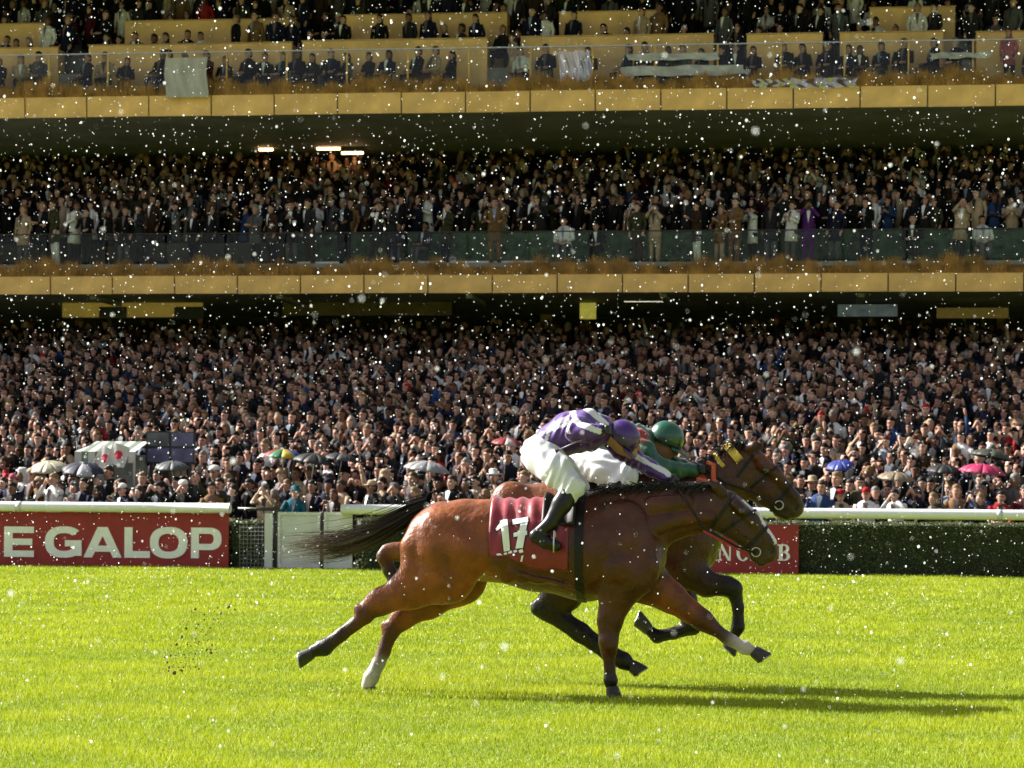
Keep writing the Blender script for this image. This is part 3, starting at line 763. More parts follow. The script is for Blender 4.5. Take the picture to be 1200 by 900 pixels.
def crowd():
    lo = {}
    for pose in POSES:
        for sex in (0, 1):
            P = person_template(pose, sex, 1)
            V = []; F = []; K = []
            for ci, k in enumerate(('skin', 'coat', 'shirt', 'trousers', 'hair')):
                b = len(V); V += P[k].v; K += [ci]*len(P[k].v)
                for f in P[k].f:
                    for q in range(1, len(f)-1): F.append((f[0]+b, f[q]+b, f[q+1]+b))
            lo[(pose, sex)] = (np.array(V), np.array(F), np.array(K))
    AV, AF, AC = [], [], []; base = 0
    for (x, y, z, r) in rest:
        pose = pick(PP[z], rng.random()); sex = int(rng.random() < .4)
        if z == 2 and r >= 2 and rng.random() < .7: pose = 'stand'
        V, F, K = lo[(pose, sex)]
        a = rng.normal(-.42, .34); s = rng.uniform(.90, 1.07)*(0.955 if sex else 1.01); c, sn = math.cos(a)*s, math.sin(a)*s
        W = np.empty_like(V); W[:, 0] = V[:, 0]*c-V[:, 1]*sn+x; W[:, 1] = V[:, 0]*sn+V[:, 1]*c+y; W[:, 2] = V[:, 2]*s+FLO[z](y)
        j = rng.uniform(.8, 1.2)
        hairc = HAIRC[pick(HAIRP, rng.random())] if rng.random() > .07 else COATC[random.choice(['white', 'beige', 'black', 'brown', 'grey', 'red'])]
        pal = np.array([SKINC[rng.integers(0, 5)], COATC[pick(COATP, rng.random())], SHIRTC[min(4, rng.integers(0, 6))] if rng.random() < .5 else (.012, .012, .012), (.01, .01, .012), hairc])*j
        W[:, 0] += V[:, 2]*rng.normal(0, .055); W[:, 1] += V[:, 2]*rng.normal(-.02, .05)
        AV.append(W); AF.append(F+base); AC.append(pal[K]); base += len(V)
    m = material('crowd_cloth', rough=.8, var=.12, scale=9, attr=True, spec=.12)
    o = link('crowd', mesh_np('crowd', np.concatenate(AV), np.concatenate(AF), m, np.concatenate(AC), smooth=True))
    tag(o, 'dense mass of dark-coated spectators filling the stand behind the front rows', 'crowd', kind='stuff')
    print('crowd', len(rest), 'tris', len(o.data.polygons))
crowd()

# ------------------------------------------------------------------ umbrellas, kiosk, flags
def umbrella(px, py, Y, wpx, cols, label, tilt=(0, 0), ribs=8):
    p = at(px, py, Y); r = wpx*mpp(Y)/2
    root = empty('umbrella', p); tag(root, label, 'umbrella'); root.rotation_euler = (tilt[0], tilt[1], rng.uniform(0, 1))
    for k in range(ribs):
        mb = MB(); V = []; F = []; nr = 6
        for i in range(nr+1):
            t = i/nr
            for q in range(4):
                a = 2*math.pi*(k+q/3)/ribs; sag = 1-.06*t*math.sin(math.pi*q/3)
                V.append((r*math.sin(t*1.25)/math.sin(1.25)*math.cos(a)*sag, r*math.sin(t*1.25)/math.sin(1.25)*math.sin(a)*sag, .42*r*math.cos(t*1.5)))
        nv = len(V)
        for i in range(nr):
            for q in range(3): F.append((i*4+q, (i+1)*4+q, (i+1)*4+q+1, i*4+q+1))
        mb.add(V, F); o = mb.build('canopy_panel', cols[k % len(cols)], root, smooth=True)
        sol = o.modifiers.new('thick', 'SOLIDIFY'); sol.thickness = .004
    MB().tube([(0, 0, .45*r), (0, 0, -.75)], .01, 6).build('shaft', M['steel'], root)
    MB().tube([(0, 0, -.75), (0, 0, -.88)], .018, 6).build('handle', M['black'], root)
def um(c): return material('umbrella_cloth', tuple(q*.6 for q in c), .55, .08, 3, trans=.25)
kb, kg = um((.02, .02, .023)), um((.09, .09, .095))
umbrella(57, 550, 44.2, 46, [um((.75, .70, .50))], 'cream white umbrella in the crowd above the GALOP banner', (.2, -.2))
umbrella(97, 553, 44.1, 52, [um((.03, .035, .08)), um((.03, .035, .08)), um((.6, .6, .65)), um((.03, .035, .08))], 'navy umbrella with pale panels beside the cream umbrella', (.25, .1))
umbrella(332, 536, 44.9, 48, [um((.5, .02, .02)), um((.02, .25, .08)), um((.75, .55, .03)), um((.03, .10, .45))], 'multicoloured umbrella with red, green, yellow and blue panels', (.1, .05))
umbrella(368, 542, 44.6, 52, [kb], 'black umbrella just beside the multicoloured one', (.15, .1))
umbrella(400, 540, 44.8, 44, [kb, kg], 'dark umbrella with charcoal panels in the crowd above the gate', (.1, .1))
umbrella(500, 552, 44.2, 56, [um((.42, .43, .45))], 'pale grey umbrella in the crowd over the horse rump', (.15, .05))
umbrella(594, 521, 46.0, 38, [um((.36, .02, .03)), um((.36, .02, .03)), um((.7, .6, .6))], 'red umbrella with pale stripe near the purple rider', (.15, 0))
umbrella(985, 547, 44.5, 34, [um((.03, .06, .42))], 'bright blue umbrella in the crowd', (.3, -.2))
umbrella(1050, 562, 43.7, 44, [um((.36, .27, .18))], 'tan umbrella in the crowd behind the rail', (.15, 0))
umbrella(1106, 553, 44.2, 42, [kb], 'black umbrella beside the pink umbrella', (.15, 0))
umbrella(1151, 555, 44.0, 54, [um((.68, .03, .16))], 'bright pink umbrella in the crowd', (.12, .05))
umbrella(1161, 537, 44.9, 50, [um((.06, .075, .05))], 'dark green umbrella behind the pink umbrella', (.1, .15))
umbrella(202, 549, 44.3, 42, [um((.11, .12, .13))], 'grey umbrella in the crowd below the blue sign panel', (.2, 0))

def kiosk():
    Y = 46.4
    a, b = at(100, 545, Y), at(170, 517, Y)
    root = empty('kiosk', ((a.x+b.x)/2, Y, ter(Y))); tag(root, 'small kiosk with white and green striped awning in the crowd', 'kiosk')
    zt, zm, zb = b.z-root.location.z, Z(530, Y, 135)-root.location.z, Z(530, Y, 135)-root.location.z
    w = b.x-a.x; n = 9
    ms = [material('awning_white', (.44, .45, .42), .6, .05), material('awning_green', (.13, .17, .13), .6, .05)]
    for i in range(n):
        x0, x1 = -w/2+w*i/n, -w/2+w*(i+1)/n
        k0 = max(0, .22-(x0+w/2))*1.0
        MB().add([(x0, -.7, zm), (x1, -.7, zm), (x1, .3, zt), (x0+k0, .3, zt), (x0, -.7, zm-.22), (x1, -.7, zm-.22)], [(0, 1, 2, 3), (4, 5, 1, 0)]).build('awning_stripe', ms[i % 2], root)
    MB().box(-w/2+.1, .1, 0, w/2-.05, .3, zm-.05).build('back_board', material('kiosk_board', (.2, .21, .18), .6), root)
    for x in (-w/2+.03, w/2-.03): MB().tube([(x, -.66, 0), (x, -.66, zm)], .025, 6).build('post', M['steel'], root)
kiosk()
def signboard():
    Y = 46.6
    a, b = at(171, 543, Y), at(228, 506, Y)
    root = empty('sign_board', ((a.x+b.x)/2, Y, ter(Y))); tag(root, 'blue grey four-panel display board beside the striped kiosk', 'sign')
    w = b.x-a.x; z0, z1 = a.z-root.location.z, b.z-root.location.z
    MB().box(-w/2, 0, z0, w/2, .08, z1).build('board', M['black_metal'], root)
    m1 = material('panel_blue', (.085, .085, .19), .4, .35, 2.5); m2 = material('panel_dark', (.05, .055, .07), .4, .6, 3.5)
    for i in range(2):
        for j in range(2):
            MB().box(-w/2+.03+i*w/2, -.02, z0+.03+j*(z1-z0)/2, -w/2+w/2-.02+i*w/2, -.001, z0+(z1-z0)/2-.02+j*(z1-z0)/2).build('display_panel', m2 if (i == 0 and j == 1) else m1, root)
    for x in (-w/2+.1, w/2-.1): MB().box(x-.03, .02, 0, x+.03, .07, z0-.001).build('leg', M['black_metal'], root)
signboard()
def flag(px, py, Y, ang, label):
    p = at(px, py, Y); root = empty('hand_flag', p); root.rotation_euler = (0, ang, 0); tag(root, label, 'flag')
    V = []; F = []; n = 8; w, h = .36, .42
    for i in range(n+1):
        for j in range(n+1):
            V.append((-w/2+w*i/n, .03*math.sin(i*.9+j*.3), -h/2+h*j/n))
    for i in range(n):
        for j in range(n): F.append((i*(n+1)+j, (i+1)*(n+1)+j, (i+1)*(n+1)+j+1, i*(n+1)+j+1))
    o = MB().add(V, F).build('cloth', material('flag_white', (.55, .54, .53), .7, .03), root, smooth=True)
    d = MB(); k = 18
    V = [(0, -.0, 0)]+[(.085*math.cos(6.2832*i/k), 0, .085*math.sin(6.2832*i/k)) for i in range(k)]
    V = [(x, .03*math.sin((x+w/2)/w*n*.9+(z+h/2)/h*n*.3)-.006, z) for x, y, z in V]
    d.add(V, [(0, 1+(i+1) % k, 1+i) for i in range(k)]).build('red_disc', material('flag_red', (.55, .015, .05), .7, .05), root)
    MB().tube([(-w/2, 0, h/2), (-w/2, 0, -h/2-.35)], .008, 6).build('stick', M['steel'], root)
flag(124, 537, 45.5, math.radians(28), 'white hand flag with red disc waved before the kiosk awning')
flag(139, 533, 45.4, math.radians(-25+45), 'smaller white hand flag with red disc beside the blue display board')

def sheet_thing(name, label, cat, px0, px1, py0, py1, Y, m, amp=.04, seed=0, ragged=0):
    a, b = at(px0, py0, Y), at(px1, py1, Y); nx, nz = 26, 14
    root = empty(name, ((a.x+b.x)/2, Y, min(a.z, b.z))); tag(root, label, cat)
    V = []; F = []; rs = np.random.default_rng(seed); ph = rs.uniform(0, 6, 6)
    for i in range(nx+1):
        for j in range(nz+1):
            u, v = i/nx, j/nz
            x = a.x+(b.x-a.x)*u-root.location.x+.03*math.sin(v*5+ph[0]); z = (a.z+(b.z-a.z)*v)-root.location.z
            z += ragged*(v-.5)*math.sin(u*9+ph[1])*.8+ragged*.5*math.sin(u*17+ph[2])
            V.append((x, amp*math.sin(u*13+ph[3]+v*2)+amp*.7*math.sin(u*29+ph[4]-v*5)-.05*v, z))
    for i in range(nx):
        for j in range(nz):
            k = i*(nz+1)+j; F.append((k, k+nz+1, k+nz+2, k+1))
    MB().add(V, F).build('cloth' if not ragged else 'film', m, root, smooth=True)
sheet_thing('white_sheet', 'large off-white sheet hung over the upper balcony glass', 'sheet', 194, 243, 68, 114, 61.55, material('sheet_cloth', (.42, .41, .38), .7, .12, 2), .03, 1)
film = glass_material('plastic_film', (.8, .82, .84), .35, .25)
fw = material('plastic_white', (.55, .56, .58), .3, .2, 3, trans=.3)
for i, (a, b, c, d, lab) in enumerate(((655, 692, 60, 100, 'narrow crumpled plastic sheet on the upper balcony glass'), (735, 842, 63, 70, 'long rolled strip of white plastic along the balcony rail'), (728, 872, 78, 88, 'long crumpled white plastic strip low on the balcony glass'), (926, 1004, 92, 103, 'pale plastic film lying over the upper planter grass'), (1090, 1160, 62, 68, 'white plastic strip tied along the upper balcony handrail'), (880, 925, 93, 102, 'short pale plastic film caught on the planter grass'))):
    sheet_thing('plastic_sheet', lab, 'plastic sheet', a, b, c, d, 61.6 if c > 90 else 62.12, fw if i in (1, 2, 4) else film, .03, 5+i, .03)
# ------------------------------------------------------------------ organic bodies: smooth blend of tapered limbs
class Body:
    """prims: chains of tapered capsules; a = start, b = end, ra, rb, sy (width across the body), k (blend), ca, cb (colour)"""
    def __init__(s): s.p = []
    def seg(s, a, b, ra, rb, sy=1.0, k=.03, ca=(1, 1, 1), cb=None): s.p.append((Vector(a), Vector(b), ra, rb, sy, k, ca, cb or ca)); return s
    def chain(s, pts, k=.03):
        """pts: (Vector, r, sy, col)"""
        for i in range(len(pts)-1):
            a, b = pts[i], pts[i+1]
            s.seg(a[0], b[0], a[1], b[1], (a[2]+b[2])/2, k, a[3], b[3])
        return s
    @staticmethod
    def dist(P, pr, inflate=0.0):
        a, b, ra, rb, sy, k, ca, cb = pr
        a = np.array(a); b = np.array(b); ab = b-a
        q = P-a; L2 = float(ab@ab)+1e-9
        h = np.clip((q@ab)/L2, 0, 1)
        d = q-h[..., None]*ab
        d[..., 1] /= sy
        return (np.sqrt((d*d).sum(-1))-(ra+(rb-ra)*h))*min(1, .5+.5*sy)-inflate, h
    def mesh(s, vox, inflate=0.0, noise=None):
        lo = np.min([np.minimum(p[0], p[1])-max(p[2], p[3])*max(1, p[4]) for p in s.p], 0)-.06-max(0, inflate)
        hi = np.max([np.maximum(p[0], p[1])+max(p[2], p[3])*max(1, p[4]) for p in s.p], 0)+.06+max(0, inflate)
        N = np.ceil((hi-lo)/vox).astype(int)+1
        Fd = np.full(N, .25, dtype=np.float32)
        ax = [lo[i]+vox*np.arange(N[i]) for i in range(3)]
        for p in s.p:
            r = max(p[2], p[3])*max(1, p[4])+.09+abs(inflate)
            l = np.maximum(0, ((np.minimum(p[0], p[1])-r-lo)/vox).astype(int)); u = np.minimum(N, ((np.maximum(p[0], p[1])+r-lo)/vox).astype(int)+2)
            G = np.stack(np.meshgrid(ax[0][l[0]:u[0]], ax[1][l[1]:u[1]], ax[2][l[2]:u[2]], indexing='ij'), -1)
            d, _ = Body.dist(G, p, inflate)
            old = Fd[l[0]:u[0], l[1]:u[1], l[2]:u[2]]
            k = p[5]
            hh = np.maximum(k-np.abs(old-d), 0)/k
            Fd[l[0]:u[0], l[1]:u[1], l[2]:u[2]] = np.minimum(old, d)-hh*hh*k*.25
        return surface_net(Fd, lo, vox)
    def colors(s, V, soft=.012, inflate=0):
        W = np.zeros(len(V)); C = np.zeros((len(V), 3))
        D = [Body.dist(V, p, inflate) for p in s.p]
        dm = np.min([d for d, h in D], 0)
        for (d, h), p in zip(D, s.p):
            w = np.exp(-(d-dm)/soft); col = np.array(p[6])+(np.array(p[7])-np.array(p[6]))*h[:, None]
            W += w; C += col*w[:, None]
        return C/W[:, None]

def surface_net(Fd, lo, vox):
    ins = Fd < 0
    N = np.array(Fd.shape)
    c = [ins[i:N[0]-1+i, j:N[1]-1+j, k:N[2]-1+k] for i in (0, 1) for j in (0, 1) for k in (0, 1)]
    s = sum(x.astype(np.int8) for x in c)
    act = (s > 0) & (s < 8)
    idx = np.full(act.shape, -1, dtype=np.int32); I = np.argwhere(act); idx[act] = np.arange(len(I))
    off = np.array([(i, j, k) for i in (0, 1) for j in (0, 1) for k in (0, 1)])
    cv = np.stack([Fd[I[:, 0]+o[0], I[:, 1]+o[1], I[:, 2]+o[2]] for o in off], 1)
    pos = np.zeros((len(I), 3)); cnt = np.zeros(len(I))
    for a in range(8):
        for b in range(a+1, 8):
            if np.abs(off[a]-off[b]).sum() != 1: continue
            m = (cv[:, a] < 0) != (cv[:, b] < 0)
            t = cv[m, a]/(cv[m, a]-cv[m, b])
            pos[m] += off[a]+(off[b]-off[a])*t[:, None]; cnt[m] += 1
    V = lo+vox*(I+pos/cnt[:, None])
    Q = []
    for ax in range(3):
        e1, e2 = (ax+1) % 3, (ax+2) % 3
        sl0 = [slice(None)]*3; sl1 = [slice(None)]*3
        sl0[ax] = slice(0, N[ax]-1); sl1[ax] = slice(1, N[ax])
        A, B = ins[tuple(sl0)], ins[tuple(sl1)]
        E = np.argwhere(A != B)
        E = E[(E[:, e1] > 0) & (E[:, e2] > 0) & (E[:, e1] < N[e1]-1) & (E[:, e2] < N[e2]-1)]
        fl = A[E[:, 0], E[:, 1], E[:, 2]]
        def g(d1, d2):
            q = E.copy(); q[:, e1] += d1; q[:, e2] += d2
            return idx[q[:, 0], q[:, 1], q[:, 2]]
        q = np.stack([g(-1, -1), g(0, -1), g(0, 0), g(-1, 0)], 1)
        q[~fl] = q[~fl][:, ::-1]
        Q.append(q)
    Q = np.concatenate(Q); Q = Q[(Q >= 0).all(1)]
    # light smoothing
    for _ in range(1):
        S = np.zeros_like(V); cn = np.zeros(len(V))
        for a in range(4):
            b = (a+1) % 4
            np.add.at(S, Q[:, a], V[Q[:, b]]); np.add.at(S, Q[:, b], V[Q[:, a]]); np.add.at(cn, Q[:, a], 1); np.add.at(cn, Q[:, b], 1)
        V = V*.5+.5*S/np.maximum(cn, 1)[:, None]
    return V, Q

def bvh_of(V, Q): return BVHTree.FromPolygons([tuple(v) for v in V], [tuple(int(i) for i in q) for q in Q])

def hit_out(bvh, c, d, off, far=1.2):
    """outermost surface point seen from c along d"""
    o = c+d*far
    h, n, i, dd = bvh.ray_cast(o, -d, far)
    if h is None: return c+d*.05
    return h+n*off

def band(bvh, c, axis, u, width, off, thick, name, m, parent, a0=0, a1=360, n=36, far=.7):
    axis = axis.normalized(); u = (u-axis*u.dot(axis)).normalized(); v = axis.cross(u)
    V = []; F = []
    full = abs(a1-a0-360) < 1e-3
    cnt = n if full else n+1
    for i in range(cnt):
        a = math.radians(a0+(a1-a0)*i/n); d = u*math.cos(a)+v*math.sin(a)
        for w in (-.5, .5):
            p = hit_out(bvh, c+axis*w*width, d, off, far); V += [p, p+d*thick]
    for i in range(n):
        j = (i+1) % cnt; a, b = i*4, j*4
        F += [(a+1, a+3, b+3, b+1), (a, b, b+2, a+2), (a, a+1, b+1, b), (a+2, b+2, b+3, a+3)]
    return MB().add(local(V, parent), F).build(name, m, parent, smooth=False)

def strands(paths_fn, n, name, m, parent, seg=9, cols=None):
    V = []; F = []; C = []
    for i in range(n):
        pts, r0 = paths_fn(i)
        P = np.array(pts); k = len(P); b = len(V)
        T = np.gradient(P, axis=0); T /= np.linalg.norm(T, axis=1)[:, None]+1e-9
        U = np.cross(T, (0.3, .9, .2)); U /= np.linalg.norm(U, axis=1)[:, None]; Wv = np.cross(T, U)
        for q in range(k):
            r = r0*(1-.9*(q/(k-1))**1.5)
            for a in (0, 2.094, 4.189): V.append(P[q]+(U[q]*math.cos(a)+Wv[q]*math.sin(a))*r)
        for q in range(k-1):
            for a in range(3): F.append((b+q*3+a, b+q*3+(a+1) % 3, b+(q+1)*3+(a+1) % 3, b+(q+1)*3+a))
    V = np.array(V)-np.array(parent.location)
    tt = np.concatenate([np.repeat(np.linspace(0, 1, k), 3) for _ in range(n)])[:, None]
    C = np.array(cols[0])*(1-tt**2.2)+np.array(cols[1])*tt**2.2 if cols else None
    return link(name, mesh_np(name, V, np.array(F), m, C, smooth=True), parent)

def local(V, root): return np.asarray(V)-np.array(root.location)

def coat_material(name):
    # wet summer coat: uneven gloss
    m = material(name, rough=.36, var=.30, scale=8, attr=True, bump=.55, bscale=17, coat=.06, spec=.34)
    N, L = m.node_tree.nodes, m.node_tree.links
    p = N['Principled BSDF']; p.inputs['Coat Roughness'].default_value = .25
    tc = N.new('ShaderNodeTexCoord'); mp = N.new('ShaderNodeMapping'); mp.inputs['Scale'].default_value = (60, 60, 14)
    nz = N.new('ShaderNodeTexNoise'); nz.inputs['Scale'].default_value = 1.0; nz.inputs['Detail'].default_value = 6
    L.new(tc.outputs['Object'], mp.inputs[0]); L.new(mp.outputs[0], nz.inputs['Vector'])
    mr = N.new('ShaderNodeMapRange'); mr.inputs['From Min'].default_value = .3; mr.inputs['From Max'].default_value = .7; mr.inputs['To Min'].default_value = .24; mr.inputs['To Max'].default_value = .56
    L.new(nz.outputs['Fac'], mr.inputs['Value']); L.new(mr.outputs['Result'], p.inputs['Roughness'])
    b0 = p.inputs['Normal'].links[0].from_node; b = N.new('ShaderNodeBump'); b.inputs['Strength'].default_value = .25; b.inputs['Distance'].default_value = .004
    L.new(nz.outputs['Fac'], b.inputs['Height']); L.new(b0.outputs['Normal'], b.inputs['Normal']); L.new(b.outputs['Normal'], p.inputs['Normal'])
    return m

BAY = (.185, .049, .0095); BAYD = (.066, .0180, .0058); DK = (.036, .0120, .0050); BLK = (.006, .0048, .0042); WHT = (.38, .35, .32); SHN = (.16, .05, .014); BAYM = (.082, .023, .0066)  # coat darkens from BAY to BAYD forward: partly shade put into the colour

def build_horse(Y0, J, label, name='race_horse', vox=.0095, bay=BAY, front=BAYD, dark=DK):
    s = 1/ (FPX*CY/Y0)      # metres per photo pixel on this plane
    def p(px, py, dy=0.0): return at(px, py, Y0+dy)
    b = Body()
    def ch(lst, k=.04):
        b.chain([(p(x, y, dy), r*s, sy, c) for (x, y, dy, r, sy, c) in lst], k)
    J(ch)
    V, Q = b.mesh(vox)
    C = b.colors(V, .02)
    root = empty(name, (p(690, 640).x if Y0 < 16.8 else p(740, 620).x, Y0, 0.0)); tag(root, label, 'horse', None)
    return root, b, V, Q, C, p, s

# ---- horse with the number cloth
Y1 = 16.12
def J1(ch):
    # trunk
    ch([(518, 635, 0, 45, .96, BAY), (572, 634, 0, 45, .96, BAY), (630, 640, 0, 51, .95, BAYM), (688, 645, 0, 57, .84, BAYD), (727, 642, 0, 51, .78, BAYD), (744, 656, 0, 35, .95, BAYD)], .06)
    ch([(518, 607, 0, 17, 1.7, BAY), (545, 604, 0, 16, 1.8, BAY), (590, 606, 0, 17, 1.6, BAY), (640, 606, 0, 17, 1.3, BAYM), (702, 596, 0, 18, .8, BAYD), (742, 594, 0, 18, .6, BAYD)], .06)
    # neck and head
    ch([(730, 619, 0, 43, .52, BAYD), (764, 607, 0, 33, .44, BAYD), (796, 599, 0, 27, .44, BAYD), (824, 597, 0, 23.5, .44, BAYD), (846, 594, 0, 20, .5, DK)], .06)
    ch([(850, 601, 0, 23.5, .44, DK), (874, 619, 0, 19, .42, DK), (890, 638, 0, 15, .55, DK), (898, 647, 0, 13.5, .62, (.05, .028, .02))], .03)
    ch([(861, 589, -.045, 7, 1, DK), (881, 609, -.03, 7, 1, DK), (902, 636, -.022, 6, 1, DK)], .03)
    ch([(861, 589, .045, 7, 1, DK), (881, 609, .03, 7, 1, DK), (902, 636, .022, 6, 1, DK)], .03)
    ch([(864, 589, 0, 7, 1, DK), (884, 606, 0, 6.5, 1, DK), (904, 635, 0, 5.5, 1, DK)], .02)
    ch([(884, 652, 0, 6, 1, DK), (892, 659, 0, 5.5, 1.5, DK)], .02)
    for d in (-1, 1):
        ch([(846, 578, d*.045, 7, .7, DK), (839, 570, d*.065, 5.5, .6, DK), (831, 563, d*.07, 2, .6, BLK)], .015)
        ch([(868, 597, d*.078, 5, .8, DK), (864, 593, d*.075, 5, .8, DK)], .03)
        # shoulder blade, elbow muscle, thigh, point of hip, buttock
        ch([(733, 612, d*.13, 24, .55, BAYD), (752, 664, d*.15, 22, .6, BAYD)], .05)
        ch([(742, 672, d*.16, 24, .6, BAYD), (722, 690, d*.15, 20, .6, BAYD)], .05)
        ch([(562, 618, d*.15, 14, .8, BAY), (548, 642, d*.19, 32, .5, BAY)], .06)
        # hamstrings with the groove between them, flank fold, ribs, triceps, neck strap muscles, forearm and gaskin bellies
        ch([(500, 626, d*.12, 22, .7, BAY), (486, 642, d*.16, 17, .7, BAY), (484, 668, d*.18, 15, .7, BAY), (470, 688, d*.18, 9, .7, BAY)], .014)
        ch([(524, 626, d*.15, 18, .6, BAY), (509, 648, d*.215, 19, .55, BAY), (506, 676, d*.207, 16, .55, BAY)], .014)
        ch([(552, 625, d*.19, 20, .55, BAY), (548, 662, d*.20, 20, .5, BAY)], .03)
        ch([(598, 668, d*.262, 2.2, 1, BAYM), (622, 676, d*.245, 2.4, 1, BAYM), (650, 682, d*.235, 2.4, 1, BAYM), (676, 690, d*.2, 2, 1, BAYM)], .006)
        ch([(858, 612, d*.058, 1.8, 1, DK), (872, 626, d*.05, 1.8, 1, DK), (880, 632, d*.045, 1.5, 1, DK)], .005)
        for rx in (588, 606, 624, 642):
            ch([(rx+8, 622, d*.245, 9, .5, BAYM), (rx, 655, d*.25, 9, .5, BAYM), (rx+6, 676, d*.20, 8, .5, BAYM)], .03)
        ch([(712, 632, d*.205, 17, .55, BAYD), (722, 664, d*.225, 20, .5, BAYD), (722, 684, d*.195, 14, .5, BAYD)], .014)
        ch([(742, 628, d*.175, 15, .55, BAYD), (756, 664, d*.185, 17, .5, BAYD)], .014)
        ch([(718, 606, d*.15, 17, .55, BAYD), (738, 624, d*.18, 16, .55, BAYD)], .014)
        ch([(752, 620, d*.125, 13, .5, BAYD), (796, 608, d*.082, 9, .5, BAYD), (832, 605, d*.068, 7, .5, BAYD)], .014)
        ch([(765, 594, d*.088, 12, .5, BAYD), (804, 588, d*.075, 9, .5, BAYD)], .014)
    # hind legs
    ch([(522, 640, -.13, 44, .62, BAY), (522, 672, -.15, 34, .55, BAY), (482, 690, -.16, 22, .55, BAY), (446, 705, -.16, 14.5, .62, BAY), (427, 717, -.16, 11, .62, BAYD)], .05)
    ch([(421, 714, -.16, 6.5, .8, BAYD), (428, 722, -.16, 9, .7, BAYM), (400, 744, -.16, 7.5, .7, DK), (380, 759, -.16, 9.5, .75, BLK), (368, 763, -.16, 7.5, .8, BLK)], .02)
    ch([(376, 752, -.16, 3, .8, BLK), (371, 752, -.16, 1.5, .8, BLK)], .008)
    ch([(530, 648, .13, 42, .6, BAY), (536, 676, .14, 33, .55, BAY), (502, 704, .14, 20, .55, BAY), (474, 722, .14, 13, .62, BAY), (459, 738, .14, 10.5, .62, BAYD)], .05)
    ch([(452, 733, .14, 6, .8, SHN), (458, 741, .14, 9, .7, BAYD), (450, 764, .14, 7.5, .7, BAYD), (444, 778, .14, 7.3, .7, WHT), (435, 794, .14, 9, .75, WHT), (431, 803, .14, 8, .8, WHT)], .02)
    ch([(500, 684, -.20, 10, .6, BAY), (462, 699, -.195, 7, .6, BAY), (440, 709, -.18, 3.5, .7, BAY)], .012)
    ch([(440, 716, -.17, 6, .6, BAYD), (470, 704, -.19, 8, .6, BAY), (495, 700, -.19, 9, .6, BAY)], .012)
    ch([(424, 729, -.16, 3.2, .8, DK), (398, 751, -.16, 3.2, .8, DK), (382, 764, -.16, 3.2, .8, BLK)], .006)
    ch([(451, 744, .14, 3, .8, BAYD), (442, 768, .14, 3, .8, BAYD), (433, 786, .14, 3, .8, WHT)], .006)
    ch([(709, 766, -.13, 2.8, .8, BAYD), (711, 784, -.13, 2.6, .8, DK), (711, 797, -.13, 3, .8, BLK)], .006)
    ch([(712, 750, -.17, 5, .7, BAYD), (714, 757, -.17, 5, .7, BAYD)], .008)
    # fore legs
    ch([(722, 692, -.165, 11, .6, BAYD), (712, 716, -.155, 8, .6, BAYD), (711, 738, -.145, 4, .7, DK)], .012)
    ch([(736, 676, -.14, 30, .6, BAYD), (722, 704, -.13, 17, .62, BAYD), (715, 728, -.13, 13, .66, BAYD), (713, 752, -.13, 9.8, .75, BAYD), (714, 762, -.13, 8.2, .75, BAYD)], .045)
    ch([(714, 760, -.13, 7.6, .75, BAYD), (715, 782, -.13, 5.6, .8, (.045, .014, .006)), (716, 798, -.13, 7.5, .8, BLK), (716, 805, -.13, 6, .85, BLK)], .02)
    ch([(758, 682, .13, 28, .55, BAYD), (786, 700, .13, 17, .62, BAY), (808, 716, .13, 12.5, .66, BAY), (824, 727, .13, 11, .7, BAYD), (834, 735, .13, 8.5, .7, BAYD)], .045)
    ch([(832, 733, .13, 8.5, .75, BAYD), (851, 747, .13, 7, .8, DK), (858, 751, .13, 6.8, .8, (.38, .33, .29)), (873, 759, .13, 7.8, .8, (.46, .41, .37)), (882, 763, .13, 6, .85, (.3, .26, .22))], .02)
h1, b1, V1, Q1, C1, p1, s1 = build_horse(Y1, J1, 'bay racehorse at full gallop wearing the red number 17 cloth')
# white blaze down the face (a real marking of this horse)
fa, fb = np.array(p1(872, 584)), np.array(p1(909, 640))
ab = fb-fa; hh = np.clip(((V1-fa)@ab)/(ab@ab), 0, 1); dd = V1-(fa+hh[:, None]*ab)
blz = (np.abs(dd[:, 1]) < .042) & (np.hypot(dd[:, 0], dd[:, 2]) < .06) & (hh > .0) & (hh < .97)
C1[blz] = (.58, .55, .52)
coat1 = coat_material('bay_coat')
body1 = link('body', mesh_np('body', local(V1, h1), Q1, coat1, C1, smooth=True), h1)
T1 = bvh_of(V1, Q1)
eye_m = material('eye', (.006, .005, .004), .08, 0, coat=1.0)
nos_m = material('nostril', (.008, .006, .005), .7, .1)
mane_m = material('horse_hair', (.010, .008, .007), .42, .3, 30)
tail_m = material('tail_hair', rough=.45, var=.3, scale=6, attr=True, trans=.15)
TC_ = ((.007, .005, .004), (.13, .08, .048))
leather = material('leather', (.008, .006, .005), .5, .2, 20, spec=.3)
white_strap = material('white_strap', (.7, .69, .67), .5, .05)
steel = M['steel']
